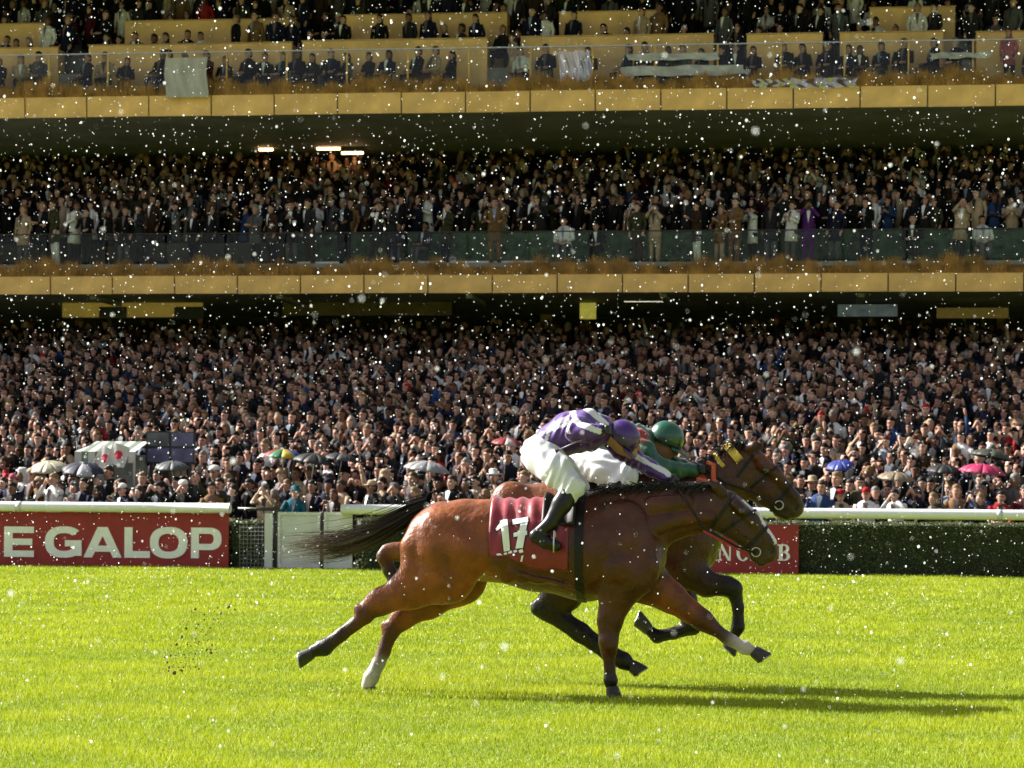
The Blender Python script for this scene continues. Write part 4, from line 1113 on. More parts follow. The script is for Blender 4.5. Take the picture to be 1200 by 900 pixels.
def hoof(h, p, s, cor, sole, dy, col=(.012, .010, .009), shoe=True, toe=1.25):
    a, b = p(cor[0], cor[1], dy), p(sole[0], sole[1], dy)
    ax = (b-a).normalized(); side = Vector((0, 1, 0)); f = side.cross(ax).normalized()
    if f.x < 0: f = -f
    L = (b-a).length; V = []; F = []; n = 16; st = ((0, 6.2), (.25, 7.0), (.9, 8.6), (1.0, 8.5))
    for t, r_ in st:
        for k in range(n):
            an = 2*math.pi*k/n; c = math.cos(an)
            V.append(a+ax*L*t*(1+.22*(c > 0)*c*t)*1.0+f*(c*r_*s*(toe if c > 0 else .95)+t*2.0*s)+side*math.sin(an)*r_*s*.88)
    for i in range(len(st)-1):
        for k in range(n): F.append((i*n+k, i*n+(k+1) % n, (i+1)*n+(k+1) % n, (i+1)*n+k))
    F += [tuple(range(n)), tuple(range((len(st)-1)*n, len(st)*n))]
    o = MB().add(local(V, h), F).build('hoof', material('hoof_horn', col, .45, .25, 40), h, smooth=False)
    if shoe:
        mb = MB(); q = [Vector(v)*1.0 for v in V[-n:]]; c0 = sum(q, Vector())/n
        mb.tube([c0+(v-c0)*.82+ax*.004-h.location for k, v in enumerate(q) if abs(k-n/2) > 1.5], .007, 5); mb.build('horseshoe', steel, o, smooth=True)
        o.children[0].location = (0, 0, 0)
def horse_head_details(h, p, s, T, eye, nost):
    for d in (-1, 1):
        e = p(eye[0], eye[1], d*.3)
        q, n, i, L = T.ray_cast(e, Vector((0, -d, 0)))
        if q is None: continue
        mb = MB(); r = 3.6*s
        mb.rings([(0, 0, z*r, r*math.sqrt(max(0.02, 1-z*z)), .5*r*math.sqrt(max(0.02, 1-z*z))) for z in (-.98, -.7, -.35, 0, .35, .7, .98)], 12)
        o = mb.build('eye', eye_m, h, smooth=True); o.location = q-h.location+Vector((0, d*-.002, 0))
        q, n, i, L = T.ray_cast(p(nost[0], nost[1], d*.3), Vector((0, -d, 0)))
        if q is None: continue
        mb = MB(); mb.rings([(0, 0, z*4.2*s, 2.6*s*math.sqrt(max(.02, 1-z*z)), .8*s) for z in (-.95, -.5, 0, .5, .95)], 10)
        o = mb.build('nostril', nos_m, h, smooth=True); o.location = q-h.location; o.rotation_euler = (0, .5, 0)
horse_head_details(h1, p1, s1, T1, (868, 599), (905, 646))
hoof(h1, p1, s1, (366, 764), (351, 770), -.16); hoof(h1, p1, s1, (430, 803), (433, 815), .14, (.10, .08, .065), False)
hoof(h1, p1, s1, (716, 804), (717, 818), -.13, shoe=False); hoof(h1, p1, s1, (882, 763), (893, 773), .13, (.03, .025, .022))

# mane
def mane_fn(crest, p, back, r):
    def f(i):
        t = random.random()*(len(crest)-1.001); k = int(t); t -= k
        a = np.array(p(*crest[k], random.uniform(-.025, .025)))*(1-t)+np.array(p(*crest[k+1], random.uniform(-.025, .025)))*t
        L = random.uniform(.6, 1.25); side = random.choice((-1, -1, 1))
        d = np.array((-back*L*random.uniform(.4, 1.2), side*random.uniform(.01, .09), random.uniform(-.07, .05)*L))
        pts = [a+d*u+np.array((0, side*.02*math.sin(u*3), .035*math.sin(u*2.6)-.03*u*u)) for u in np.linspace(0, 1, 6)]
        return pts, r
    return f
strands(mane_fn([(706, 580), (735, 576), (765, 573), (795, 572), (825, 573), (842, 573)], p1, .13, .006), 420, 'mane', mane_m, h1)
# tail streaming back
def tail_fn(p, ctrl, spread, r):
    def f(i):
        L = random.uniform(.45, .92) if random.random() < .72 else random.uniform(.85, 1.05)
        a1, a2 = random.gauss(0, 1), random.gauss(0, 1); ph = random.uniform(0, 6.28)
        pts = []
        for u in np.linspace(0, L, 10):
            q = u*(len(ctrl)-1.0001) if u < 1 else len(ctrl)-1.0001
            k = min(int(q), len(ctrl)-2); t = u*(len(ctrl)-1)-k
            x = ctrl[k][0]*(1-t)+ctrl[k+1][0]*t; y = ctrl[k][1]*(1-t)+ctrl[k+1][1]*t
            sp_ = spread[0]+(spread[1]-spread[0])*min(1, u*1.3)
            pts.append(np.array(p(x+2*math.sin(u*5+ph)*u, y+a1*sp_+3*u*math.sin(u*6+ph), a2*.055*(.4+u))))
        return pts, r
    return f
random.seed(3)
strands(tail_fn(p1, [(500, 593), (480, 601), (456, 615), (430, 628), (400, 637), (370, 639), (334, 642)], (4.2, 8.0), .0036), 640, 'tail', tail_m, h1, cols=TC_)

# bridle, girth
hx = (p1(898, 647)-p1(850, 601)).normalized(); up = Vector((0, -1, 0))
band(T1, p1(884, 633), hx, up, .022, .003, .004, 'noseband', leather, h1, far=.15)
band(T1, p1(864, 612), (p1(895, 600)-p1(850, 630)).normalized().cross(Vector((0, 1, 0))), up, .018, .003, .004, 'cheek_strap', leather, h1, far=.2)
band(T1, p1(852, 592), (p1(862, 582)-p1(838, 618)).normalized().cross(Vector((0, 1, 0))), up, .02, .003, .004, 'headpiece', leather, h1, far=.2)
ringp = p1(886, 647, -.085)
mb = MB(); mb.tube([ringp-h1.location+Vector((.03*math.cos(a), 0, .03*math.sin(a))) for a in np.linspace(0, 6.28, 17)], .0045, 6, cap=False); mb.build('bit_ring', steel, h1, smooth=True)
def rein(h, pts, m, r=.008):
    mb = MB(); mb.tube([q-h.location for q in pts], r, 6, flat=(1, .5)); return mb.build('rein', m, h, smooth=True)
red_strap = material('red_strap', (.45, .02, .03), .5, .1)
rein(h1, [p1(886, 648, -.09), p1(862, 640, -.12), p1(838, 626, -.15), p1(824, 618, -.17), p1(806, 590, -.17), p1(788, 563, -.02)], leather)
rein(h1, [p1(876, 650, -.07), p1(850, 636, -.10), p1(824, 622, -.15)], red_strap, .007)
rein(h1, [p1(886, 648, .09), p1(838, 620, .15), p1(788, 563, .06)], leather)
axx = Vector((1, 0, 0))
band(T1, p1(683, 645), axx, Vector((0, -1, 0)), .055, .006, .004, 'girth', leather, h1)

# number cloth: red sheet over the back, following the horse
red_cloth = material('cloth_red', (.20, .006, .018), .42, .15, 5, sheen=.1, bump=.25, bscale=14)
cloth = empty('saddle_cloth', h1.location); tag(cloth, 'dark red saddle cloth bearing a white number 17', 'saddle cloth')
xa, xb = p1(579, 600).x, p1(671, 600).x
cz = p1(630, 640).z
V = []; F = []; nx, na = 40, 60
for i in range(nx+1):
    x = xa+(xb-xa)*i/nx
    for j in range(na+1):
        lim = 104+16*min(1, max(0, (i/nx-.25)/.35)); a = math.radians(-lim+2*lim*j/na)
        if j < 14: xo = x
        d = Vector((0, -math.sin(-a), math.cos(a)))
        fr = i/nx
        c = Vector((x, Y1, cz))
        q = hit_out(T1, c, d, .012, .7)
        up_ = max(0., math.cos(a)); rip = .007*math.sin(i*.95+.5*math.sin(j*.3))*up_+.003*math.sin(i*.5-j*.17)
        V.append(q+d*rip)
for i in range(nx):
    for j in range(na):
        a = i*(na+1)+j; F.append((a, a+na+1, a+na+2, a+1))
clV = np.array(V)
clo = MB().add(local(clV, cloth), F).build('sheet', red_cloth, cloth, smooth=True)
so = clo.modifiers.new('thick', 'SOLIDIFY'); so.thickness = .005
TC = BVHTree.FromPolygons([tuple(v) for v in V], F)
def decal(polys, off, m, name, parent):
    mb = MB()
    for poly in polys:     # quads in photo coords on the near side, finely divided
        n = 6
        P = [Vector((x, y)) for x, y in poly]
        V = []; ok = True
        for i in range(n+1):
            for j in range(n+1):
                u, v = i/n, j/n
                q = (P[0]*(1-u)+P[1]*u)*(1-v)+(P[3]*(1-u)+P[2]*u)*v
                o = p1(q.x, q.y, -.8); cam_d = (p1(q.x, q.y, 0)-o).normalized()
                h, nn, ii, L = TC.ray_cast(o, cam_d)
                if h is None: h, nn = p1(q.x, q.y, -.3), Vector((0, -1, 0))
                if nn.y > 0: nn = -nn
                V.append(h+nn*off)
        F = []
        for i in range(n):
            for j in range(n):
                a = i*(n+1)+j; F.append((a, a+n+1, a+n+2, a+1))
        mb.add(local(V, parent), F)
    return mb.build(name, m, parent)
num_w = material('number_white', (.78, .79, .82), .6, .04); num_k = material('number_black', (.015, .015, .015), .6, .1)
ONE = [[(587, 611), (594.5, 609.5), (598, 645), (590.5, 646.5)], [(580.5, 620), (588.5, 613), (590.5, 617), (582.5, 622.5)]]
SEV = [[(600, 610), (619, 606.5), (619.2, 612), (600.4, 615.6)], [(611, 611), (619, 609.5), (613, 642), (604.5, 643)], [(602, 624.5), (618, 622), (618, 627), (602.4, 629.5)]]
def grow(polys, g):
    out = []
    for q in polys:
        cx = sum(x for x, y in q)/4; cy = sum(y for x, y in q)/4
        out.append([(x+g*(1 if x > cx else -1), y+g*(1 if y > cy else -1)) for x, y in q])
    return out
decal(grow(ONE, 1.2), .0045, num_k, 'number_outline', cloth); decal(grow(SEV, 1.2), .005, num_k, 'number_outline', cloth)
decal(ONE, .0085, num_w, 'digit_one', cloth); decal(SEV, .009, num_w, 'digit_seven', cloth)
decal([[(582, 649.2), (586, 648.4), (589, 650.5), (583, 651)], [(590, 648.3), (593.5, 647), (594.5, 649.6), (591, 650.2)], [(595.5, 647), (600, 645), (601, 648), (596.5, 649)], [(602, 645.5), (606, 644), (606.5, 646.6), (603, 648)], [(608, 645), (612.5, 643.2), (613.5, 647), (609, 648)], [(611, 651.5), (613.5, 650.5), (612, 657.5), (609.8, 658)]], .009, num_w, 'small_lettering', cloth)

# ---- second horse, on the far side and a neck ahead
Y2 = 17.2
BAY2 = (.145, .045, .013); BD2 = (.056, .0165, .0058); DK2 = (.030, .0105, .0048)  # BD2: darker forehand, with some of its shade put into the coat colour
def J2(ch):
    ch([(613, 611, 0, 44, .98, BAY2), (665, 612, 0, 43, .98, BAY2), (715, 620, 0, 49, .95, BAY2), (760, 625, 0, 53, .84, BD2), (796, 628, 0, 50, .74, BD2), (806, 642, 0, 30, .85, BD2)], .06)
    ch([(640, 584, 0, 16, 1.3, BAY2), (700, 580, 0, 16, 1.2, BAY2), (760, 572, 0, 16, .8, BD2), (800, 568, 0, 18, .6, BD2)], .06)
    ch([(790, 605, 0, 46, .52, BD2), (832, 580, 0, 37, .42, BD2), (858, 558, 0, 28, .42, BD2), (872, 545, 0, 20, .5, BD2)], .06)
    ch([(875, 551, 0, 24.5, .44, BD2), (900, 573, 0, 20, .42, BD2), (918, 587, 0, 15.5, .55, DK2), (929, 594, 0, 13.5, .62, (.05, .03, .022))], .03)
    ch([(888, 535, -.055, 7, 1, BAY2), (909, 555, -.04, 7, 1, BD2), (932, 583, -.03, 6, 1, DK2)], .03)
    ch([(888, 535, .055, 7, 1, BAY2), (909, 555, .04, 7, 1, BD2), (932, 583, .03, 6, 1, DK2)], .03)
    ch([(912, 600, 0, 6, 1, DK2), (922, 605, 0, 5.5, 1.5, DK2)], .02)
    for d in (-1, 1):
        ch([(878, 526, d*.045, 6.5, .7, BD2), (885, 523, d*.07, 6, .6, BD2), (894, 524, d*.075, 2, .6, BLK)], .015)
        ch([(896, 549, d*.075, 5, .8, BD2), (892, 545, d*.072, 5, .8, BD2)], .03)
        ch([(790, 598, d*.13, 24, .55, BD2), (808, 645, d*.13, 22, .6, BD2)], .05)
        ch([(600, 590, d*.13, 26, .65, BAY2), (592, 622, d*.14, 26, .65, BAY2)], .05)
    # hind legs: one trailing and folded, one far under the belly
    ch([(612, 622, .13, 42, .6, BAY2), (585, 648, .14, 30, .55, BAY2), (520, 650, .14, 18, .6, BAY2), (462, 646, .14, 11, .66, BAY2)], .05)
    ch([(453, 644, .14, 7, .8, BAY2), (450, 652, .14, 8.5, .7, BD2), (456, 668, .14, 7.5, .75, DK2), (463, 680, .14, 8.5, .8, BLK), (474, 684, .14, 7, .85, BLK), (486, 684, .14, 6, .9, BLK)], .02)
    ch([(632, 622, -.13, 42, .6, BAY2), (672, 664, -.15, 30, .55, BAY2), (660, 694, -.15, 22, .55, DK2), (638, 711, -.15, 13.5, .65, BLK)], .05)
    ch([(630, 713, -.15, 8, .8, BLK), (644, 716, -.15, 12, .7, BLK), (680, 741, -.15, 11, .7, BLK), (716, 767, -.15, 9.5, .75, BLK), (730, 774, -.15, 9.5, .8, BLK), (739, 780, -.15, 7, .85, BLK)], .03)
    # fore legs, both folded
    ch([(798, 664, -.14, 27, .6, BD2), (828, 684, -.14, 14, .65, DK2), (852, 687, -.14, 10.5, .75, BLK), (860, 690, -.14, 9.5, .75, BLK)], .045)
    ch([(860, 690, -.14, 9.5, .75, BLK), (865, 712, -.14, 6.5, .8, BLK), (865, 735, -.14, 7.2, .8, BLK), (860, 746, -.14, 6, .85, BLK)], .02)
    ch([(790, 668, .13, 27, .6, BD2), (800, 702, .13, 15, .62, DK2), (811, 727, .13, 10.5, .7, BLK), (812, 735, .13, 9, .75, BLK)], .045)
    ch([(811, 735, .13, 9, .75, BLK), (790, 742, .13, 7, .8, BLK), (770, 746, .13, 7.5, .8, BLK), (760, 738, .13, 6.3, .85, BLK)], .02)
h2, b2, V2, Q2, C2, p2, s2 = build_horse(Y2, J2, 'bay racehorse with a yellow headpiece galloping on the far side')
coat2 = coat_material('brown_coat')
link('body', mesh_np('body', local(V2, h2), Q2, coat2, C2, smooth=True), h2)
T2 = bvh_of(V2, Q2)
horse_head_details(h2, p2, s2, T2, (897, 551), (934, 594))
hoof(h2, p2, s2, (738, 779), (748, 789), -.15, (.03, .025, .02)); hoof(h2, p2, s2, (860, 746), (852, 760), -.14, (.04, .035, .03)); hoof(h2, p2, s2, (760, 739), (746, 728), .13, (.05, .04, .035))
strands(mane_fn([(765, 568), (800, 562), (825, 548), (845, 536), (862, 525), (874, 521)], p2, .10, .006), 300, 'mane', mane_m, h2)
strands(tail_fn(p2, [(597, 585), (578, 590), (556, 604), (535, 620), (515, 640)], (2.5, 8), .0045), 200, 'tail', tail_m, h2, cols=TC_)
orange = material('orange_strap', (.42, .07, .012), .5, .1); yellow = material('yellow_pad', (.46, .33, .02), .6, .1)
band(T2, p2(915, 584), (p2(929, 594)-p2(875, 551)).normalized(), up, .022, .003, .004, 'noseband', leather, h2, far=.15)
band(T2, p2(892, 562), (p2(915, 545)-p2(872, 580)).normalized().cross(Vector((0, 1, 0))), up, .018, .003, .004, 'cheek_strap', leather, h2, far=.2)
band(T2, p2(878, 540), (p2(889, 528)-p2(862, 566)).normalized().cross(Vector((0, 1, 0))), up, .022, .003, .004, 'headpiece', leather, h2, far=.2)
pad_ax = (p2(876, 540)-p2(846, 565)).normalized()
band(T2, p2(871, 545), pad_ax, up, .06, .02, .03, 'yellow_pad', yellow, h2, 205, 335, 14)
band(T2, p2(856, 556), pad_ax, up, .03, .006, .012, 'yellow_band', yellow, h2, 195, 320, 14)
band(T2, p2(836, 574), pad_ax, up, .04, .006, .012, 'orange_band', orange, h2, 250, 330, 14)
ringp = p2(913, 592, -.085)
mb = MB(); mb.tube([ringp-h2.location+Vector((.03*math.cos(a), 0, .03*math.sin(a))) for a in np.linspace(0, 6.28, 17)], .0055, 6, cap=False); mb.build('bit_ring', steel, h2, smooth=True)
rein(h2, [p2(913, 594, -.09), p2(880, 576, -.13), p2(850, 566, -.16), p2(835, 556, -.15), p2(826, 548, -.1)], leather, .009)
rein(h2, [p2(846, 575, -.165), p2(836, 562, -.17), p2(836, 545, -.12), p2(828, 542, -.1)], orange, .02)
rein(h2, [p2(816, 562, -.20), p2(832, 566, -.19), p2(845, 572, -.175)], orange, .02)
band(T2, p2(742, 625), axx, Vector((0, -1, 0)), .09, .006, .004, 'girth', leather, h2)

# ------------------------------------------------------------------ riders
def rider(Y0, root_px, label, parts, body, vox=.0075):
    s = 1/(FPX*CY/Y0)
    p = lambda px, py, dy=0.0: at(px, py, Y0+dy)
    root = empty('person', p(*root_px)); tag(root, label, 'jockey')
    def mk(lists, inflate, k=.03):
        b = Body()
        for L, kk in lists: b.chain([(p(x, y, dy), r*s, sy, c) for (x, y, dy, r, sy, c) in L], kk)
        V, Q = b.mesh(vox, inflate); return b, V, Q, b.colors(V, .004, inflate)
    b, V, Q, C = mk(body, 0)
    skin = material('rider_skin', rough=.5, var=.06, attr=True)
    link('body', mesh_np('body', local(V, root), Q, skin, C, smooth=True), root)
    for name, lists, inf, m, paint in parts:
        b, V, Q, C = mk(lists, inf)
        if paint: C = paint(V, C, p, s)
        me = mesh_np(name, local(V, root), Q, m, C, smooth=True)
        if name in ('silks', 'breeches'):      # folds in the cloth
            nr = np.zeros(len(V)*3, dtype=np.float32); me.vertices.foreach_get('normal', nr); nr = nr.reshape(-1, 3)
            W = np.asarray(V); x, y, z = W[:, 0], W[:, 1], W[:, 2]
            f = np.sin(62*(x*.75+z*.65)+5*np.sin(11*z-6*x+4*y))*(.5+.5*np.sin(13*x+9*y+3*np.sin(8*z)))+.6*np.sin(120*(x*.6-z*.4)+4*np.sin(15*x))*(.5+.5*np.sin(17*z-5*x))
            W = W+nr*(.0060*f)[:, None]
            me.vertices.foreach_set('co', local(W, root).astype(np.float32).ravel()); me.update()
        link(name, me, root)
    return root, p, s
SK = (.30, .15, .095); PUR = (.046, .006, .150); WH = (.60, .61, .645); BT = (.007, .007, .008); GRN = (.002, .066, .034); RED = (.30, .010, .010); GL = (.012, .012, .014)
silk = material('silk', rough=.34, var=.06, scale=9, attr=True, bump=.3, bscale=14, sheen=.15)
breech = material('breeches_cloth', rough=.55, var=.05, scale=10, attr=True, bump=.25, bscale=14)
boot_m = material('boot_leather', rough=.32, var=.1, attr=True, coat=.15, spec=.3)

def leg(d, hip, knee, ank, heel, toe, kd=.27, ad=.33):
    thigh = [(hip[0], hip[1], d*.10, 21, .9, WH), ((hip[0]*.5+knee[0]*.5), hip[1]*.5+knee[1]*.5-1, d*.20, 18, .9, WH), (knee[0], knee[1], d*kd, 13.5, .9, WH)]
    shin_w = [(knee[0], knee[1]+1, d*kd, 13, .85, WH), (knee[0]*.8+ank[0]*.2, knee[1]*.8+ank[1]*.2, d*(kd+.01), 12, .85, WH)]
    boot = [(knee[0]*.86+ank[0]*.14, knee[1]*.86+ank[1]*.14, d*(kd+.01), 11, .85, BT), (knee[0]*.5+ank[0]*.5, knee[1]*.5+ank[1]*.5, d*(kd+.03), 10.2, .85, BT), (ank[0], ank[1], d*ad, 6.6, .9, BT)]
    foot = [(ank[0], ank[1], d*ad, 6.6, .9, BT), (heel[0], heel[1], d*ad, 6.2, .95, BT)], [(heel[0], heel[1], d*ad, 6, .95, BT), ((heel[0]+toe[0])/2, (heel[1]+toe[1])/2+1, d*ad, 6.6, 1.1, BT), (toe[0], toe[1], d*ad, 5.2, 1.25, BT)]
    return thigh, shin_w, boot, foot

def hand(c, fwd, dn, d):
    """fist of palm, four curled fingers and thumb; pixel units"""
    out = [([(c[0], c[1], c[2], 5.2, .7, GL), (c[0]+fwd[0]*5, c[1]+fwd[1]*5, c[2], 5.2, .8, GL)], .01)]
    for i in range(4):
        o = (i-1.5)*2.6
        bx, by = c[0]+fwd[0]*7+dn[0]*o, c[1]+fwd[1]*7+dn[1]*o
        out.append(([(bx, by, c[2], 1.9, 1, GL), (bx+fwd[0]*4.5, by+fwd[1]*4.5, c[2]+d*.012, 1.8, 1, GL), (bx+fwd[0]*3.5, by+fwd[1]*3.5, c[2]+d*.035, 1.6, 1, GL), (bx-fwd[0]*.5, by-fwd[1]*.5, c[2]+d*.04, 1.4, 1, GL)], .006))
    out.append(([(c[0]+fwd[0]*1-dn[0]*4, c[1]+fwd[1]*1-dn[1]*4, c[2], 2.1, 1, GL), (c[0]+fwd[0]*5-dn[0]*6, c[1]+fwd[1]*5-dn[1]*6, c[2]+d*.015, 1.9, 1, GL), (c[0]+fwd[0]*9-dn[0]*5, c[1]+fwd[1]*9-dn[1]*5, c[2]+d*.03, 1.6, 1, GL)], .006))
    return out

# rider of number 17: purple and white silks
ln = leg(-1, (636, 537), (671, 570), (645, 613), (628, 628), (652, 640)); lf = leg(1, (636, 537), (676, 570), (650, 613), (633, 628), (657, 640))
pelvis = [(634, 532, 0, 23, 1.15, WH), (650, 520, 0, 21, 1.2, WH)]
torso = [(648, 518, 0, 21, 1.2, PUR), (668, 507, 0, 23, 1.3, PUR), (690, 504, 0, 23, 1.4, PUR), (703, 502, 0, 15, 1.5, PUR)]
armn = [(690, 493, -.19, 13, .9, PUR), (679, 502, -.31, 11, .9, PUR), (674, 507, -.36, 9.5, .9, PUR), (688, 508, -.39, 8.5, .9, PUR), (702, 504, -.37, 6.5, .9, PUR)]
armf = [(708, 506, .17, 13, .9, PUR), (728, 526, .20, 11, .9, PUR), (744, 537, .17, 9.5, .9, PUR), (764, 549, .09, 8, .9, PUR), (781, 559, .03, 6, .9, PUR)]
head = [(706, 505, 0, 10, .9, SK), (722, 512, 0, 12, .9, SK), (729, 512, 0, 16.5, .85, SK), (731, 519, 0, 14.5, .85, SK)]
face = [(736, 525, 0, 10, .8, SK), (740, 531, 0, 7, .8, SK)]
body = [([(a[0], a[1], a[2], a[3]-2.5, a[4], SK) for a in L], .03) for L in (pelvis, torso, armn, armf)]+[([(a[0], a[1], a[2], a[3]-2.0, a[4], SK) for a in L], .02) for L in (ln[0], ln[1], lf[0], lf[1], ln[2], lf[2])]
body += [(head, .02), (face, .02), ([(746, 521, 0, 3, .7, SK), (749, 526, 0, 2.6, .8, SK)], .01)]
body += hand((704, 503, -.37), (.92, .1), (.1, .95), -1)+hand((783, 560, .03), (.86, .5), (-.5, .86), -1)
def silk1(V, C, p, s):
    # white hoop and seams of the racing colours
    C = C.copy(); Vn = np.asarray(V)
    def near(a, b, r, dy=None):
        a, b = np.array(a), np.array(b); ab = b-a
        h = np.clip(((Vn-a)@ab)/(ab@ab), 0, 1); d = Vn-(a+h[:, None]*ab)
        return np.hypot(d[:, 0], d[:, 2]) < r
    side = Vn[:, 1] < Y1+.06
    s_near = Vn[:, 1] < Y1-.03
    u = (Vn[:, 0]-p(680, 500, -.2).x)/s+680; w = 500-(Vn[:, 2]-p(680, 500, -.2).z)/s     # side view of the garment, in photo units
    def line(pts, wd):
        m = np.zeros(len(Vn), bool)
        for (x0, y0), (x1, y1) in zip(pts[:-1], pts[1:]):
            L = (x1-x0)**2+(y1-y0)**2; t = np.clip(((u-x0)*(x1-x0)+(w-y0)*(y1-y0))/L, 0, 1)
            m |= np.hypot(u-x0-t*(x1-x0), w-y0-t*(y1-y0)) < wd
        return m
    back = (u > 646) & (u < 667) & (w < 504-.36*(u-643)-2.5) & (w > 497-.5*(u-643))
    C[s_near & back] = (.40, .33, .42)
    C[s_near & line([(639, 517), (643, 503.5), (668, 496)], 1.9)] = WH
    rr = np.hypot(u-679, w-503)
    C[s_near & (rr < 11.5) & (rr > 8.0) & (u < 680) & (w < 509)] = WH
    C[s_near & line([(668, 480), (672, 489), (683, 498), (705, 506)], 3.3)] = WH
    C[s_near & line([(683, 477), (695, 484), (709, 497)], 3.0)] = WH
    a, b = np.array(p(722, 522, .19)), np.array(p(784, 556, .03)); ab = b-a
    h = np.clip(((Vn-a)@ab)/(ab@ab), 0, 1); d = Vn-(a+h[:, None]*ab)
    C[(Vn[:, 0] > p(735, 530).x) & (np.hypot(d[:, 0], d[:, 2]) < 3.4*s+0*h)] = WH
    return C
parts = [('silks', [(torso, .03), (armn, .03), (armf, .03), ([(706, 504, 0, 12, 1, PUR), (712, 507, 0, 11, 1, PUR)], .03)], .006, silk, silk1),
         ('breeches', [(pelvis, .04), (ln[0], .04), (lf[0], .04), (ln[1], .02), (lf[1], .02)], .004, breech, None),
         ('boot', [(ln[2], .015), (ln[3][0], .015), (ln[3][1], .015)], .007, boot_m, None),
         ('boot', [(lf[2], .015), (lf[3][0], .015), (lf[3][1], .015)], .007, boot_m, None)]
r1, rp1, rs1 = rider(Y1, (640, 560), 'jockey in purple and white striped silks crouched on horse number 17', parts, body)

def helmet(root, p, s, c, col, tilt, scale=1.0):
    mb = MB(); R_ = []
    r = 19.0*s*scale
    for i in range(11):
        t = -0.42+1.42*i/10
        rr = math.sqrt(max(.001, 1-t*t)); R_.append((0, 0, t*r*1.06, rr*r*1.10 if t > -.4 else rr*r, rr*r*.93))
    mb.rings(R_, 24)
    hl = mb.build('helmet', material('helmet_silk', col, .28, .05, 6, coat=.4, bump=.3, bscale=10), root, smooth=True)
    hl.location = p(*c)-root.location; hl.rotation_euler = (0, tilt, 0)
    V = []; F = []; n = 12
    for i in range(n+1):
        a = math.radians(-65+130*i/n)
        for (rr, z) in ((1.05, -.30), (1.55, -.50), (1.55, -.54), (1.05, -.38)):
            V.append((r*rr*math.cos(a)*1.05, r*rr*.8*math.sin(a), r*z))
    for i in range(n):
        for q in range(4): F.append((i*4+q, (i+1)*4+q, (i+1)*4+(q+1) % 4, i*4+(q+1) % 4))
    pk = MB().add(V, F).build('peak', material('helmet_peak', col, .4, .05), hl, smooth=True)
    gg = MB(); V = []; F = []
    for i in range(25):
        a = 2*math.pi*i/24
        for z in (-.27, -.12): V.append((r*1.12*math.cos(a)*1.02, r*.965*math.sin(a), r*z))
    for i in range(24): F.append((i*2, i*2+2, i*2+3, i*2+1))
    gg.add(V, F).build('goggle_strap', material('goggle_strap', (.02, .02, .022), .5), hl, smooth=True)
    return hl
helmet(r1, rp1, rs1, (730, 512), (.038, .005, .135), .75)
# stirrups hang from the saddle
def stirrup(root, p, pts_top, foot, d):
    a = p(*foot, d)-root.location
    mb = MB(); w = .06
    mb.tube([a+Vector(q) for q in ((0, -w, -.035), (0, -w, .03), (.0, -.03, .10), (0, .03, .10), (0, w, .03), (0, w, -.035), (0, -w, -.035))], .006, 6)
    mb.build('stirrup_iron', steel, root, smooth=True)
    b = p(*pts_top, d*.75)-root.location
    MB().tube([b, (a+b)/2+Vector((0, d*.05, 0)), a+Vector((0, 0, .10))], .012, 6, flat=(1, .3)).build('stirrup_leather', leather, root)
saddle = empty('racing_saddle', p1(655, 588)); tag(saddle, 'small dark racing saddle under the purple rider', 'saddle')
V = []; F = []; nx, na = 14, 24
for i in range(nx+1):
    x = p1(640+38*i/nx, 600).x
    for j in range(na+1):
        a = math.radians(-62+124*j/na); d = Vector((0, math.sin(a), math.cos(a)))
        q = hit_out(TC, Vector((x, Y1, cz)), d, .0, .7) if 0 else None
        h, n_, i_, L = TC.ray_cast(Vector((x, Y1, cz))+d*.7, -d)
        h = h if h is not None else hit_out(T1, Vector((x, Y1, cz)), d, .012, .7)
        V.append(h+d*(.012+.022*abs(i/nx-.45)**2*4*math.cos(a)))
for i in range(nx):
    for j in range(na):
        a = i*(na+1)+j; F.append((a, a+na+1, a+na+2, a+1))
so_ = MB().add(local(V, saddle), F).build('seat', leather, saddle, smooth=True)
so_.modifiers.new('thick', 'SOLIDIFY').thickness = .012
stirrup(saddle, p1, (655, 596), (650, 640), -.335); stirrup(saddle, p1, (655, 596), (655, 640), .335)
whip = empty('riding_whip', p1(707, 503, -.40)); tag(whip, 'thin dark riding whip in the purple rider\'s gloved hand', 'whip')
MB().tube([p1(712, 501, -.395)-whip.location, p1(700, 508, -.40)-whip.location], .011, 8).build('grip', M['black'], whip, smooth=True)
MB().tube([p1(700, 508, -.40)-whip.location, p1(676, 518, -.42)-whip.location, p1(655, 527, -.44)-whip.location], [.008, .006, .004], 6).build('shaft', material('whip_shaft', (.10, .10, .11), .3, .1, coat=.5), whip, smooth=True)
MB().tube([p1(655, 527, -.44)-whip.location, p1(651, 529, -.44)-whip.location], [.006, .014], 6).build('flap', M['black'], whip)

# rider of the far horse: green silks, white breeches
def L2(d, k=(733, 558)): return leg(d, (684, 541), k, (700, 606), (684, 620), (710, 630), .27, .33)
gn = L2(-1); gf = L2(1, (738, 558))
pel2 = [(680, 538, 0, 21, 1.15, WH), (694, 530, 0, 20, 1.2, WH)]
tor2 = [(694, 529, 0, 19, 1.2, GRN), (716, 522, 0, 21, 1.3, GRN), (742, 518, 0, 21, 1.4, GRN), (756, 516, 0, 14, 1.5, GRN)]
an2 = [(748, 514, -.18, 11.5, .9, RED), (757, 530, -.24, 10.5, .9, GRN), (768, 544, -.25, 9, .9, GRN), (790, 550, -.19, 8, .9, GRN), (813, 551, -.12, 6.5, .9, GRN)]
af2 = [(752, 514, .18, 12, .9, GRN), (772, 534, .22, 10, .9, GRN), (798, 546, .15, 8, .9, GRN), (816, 550, .08, 6, .9, GRN)]
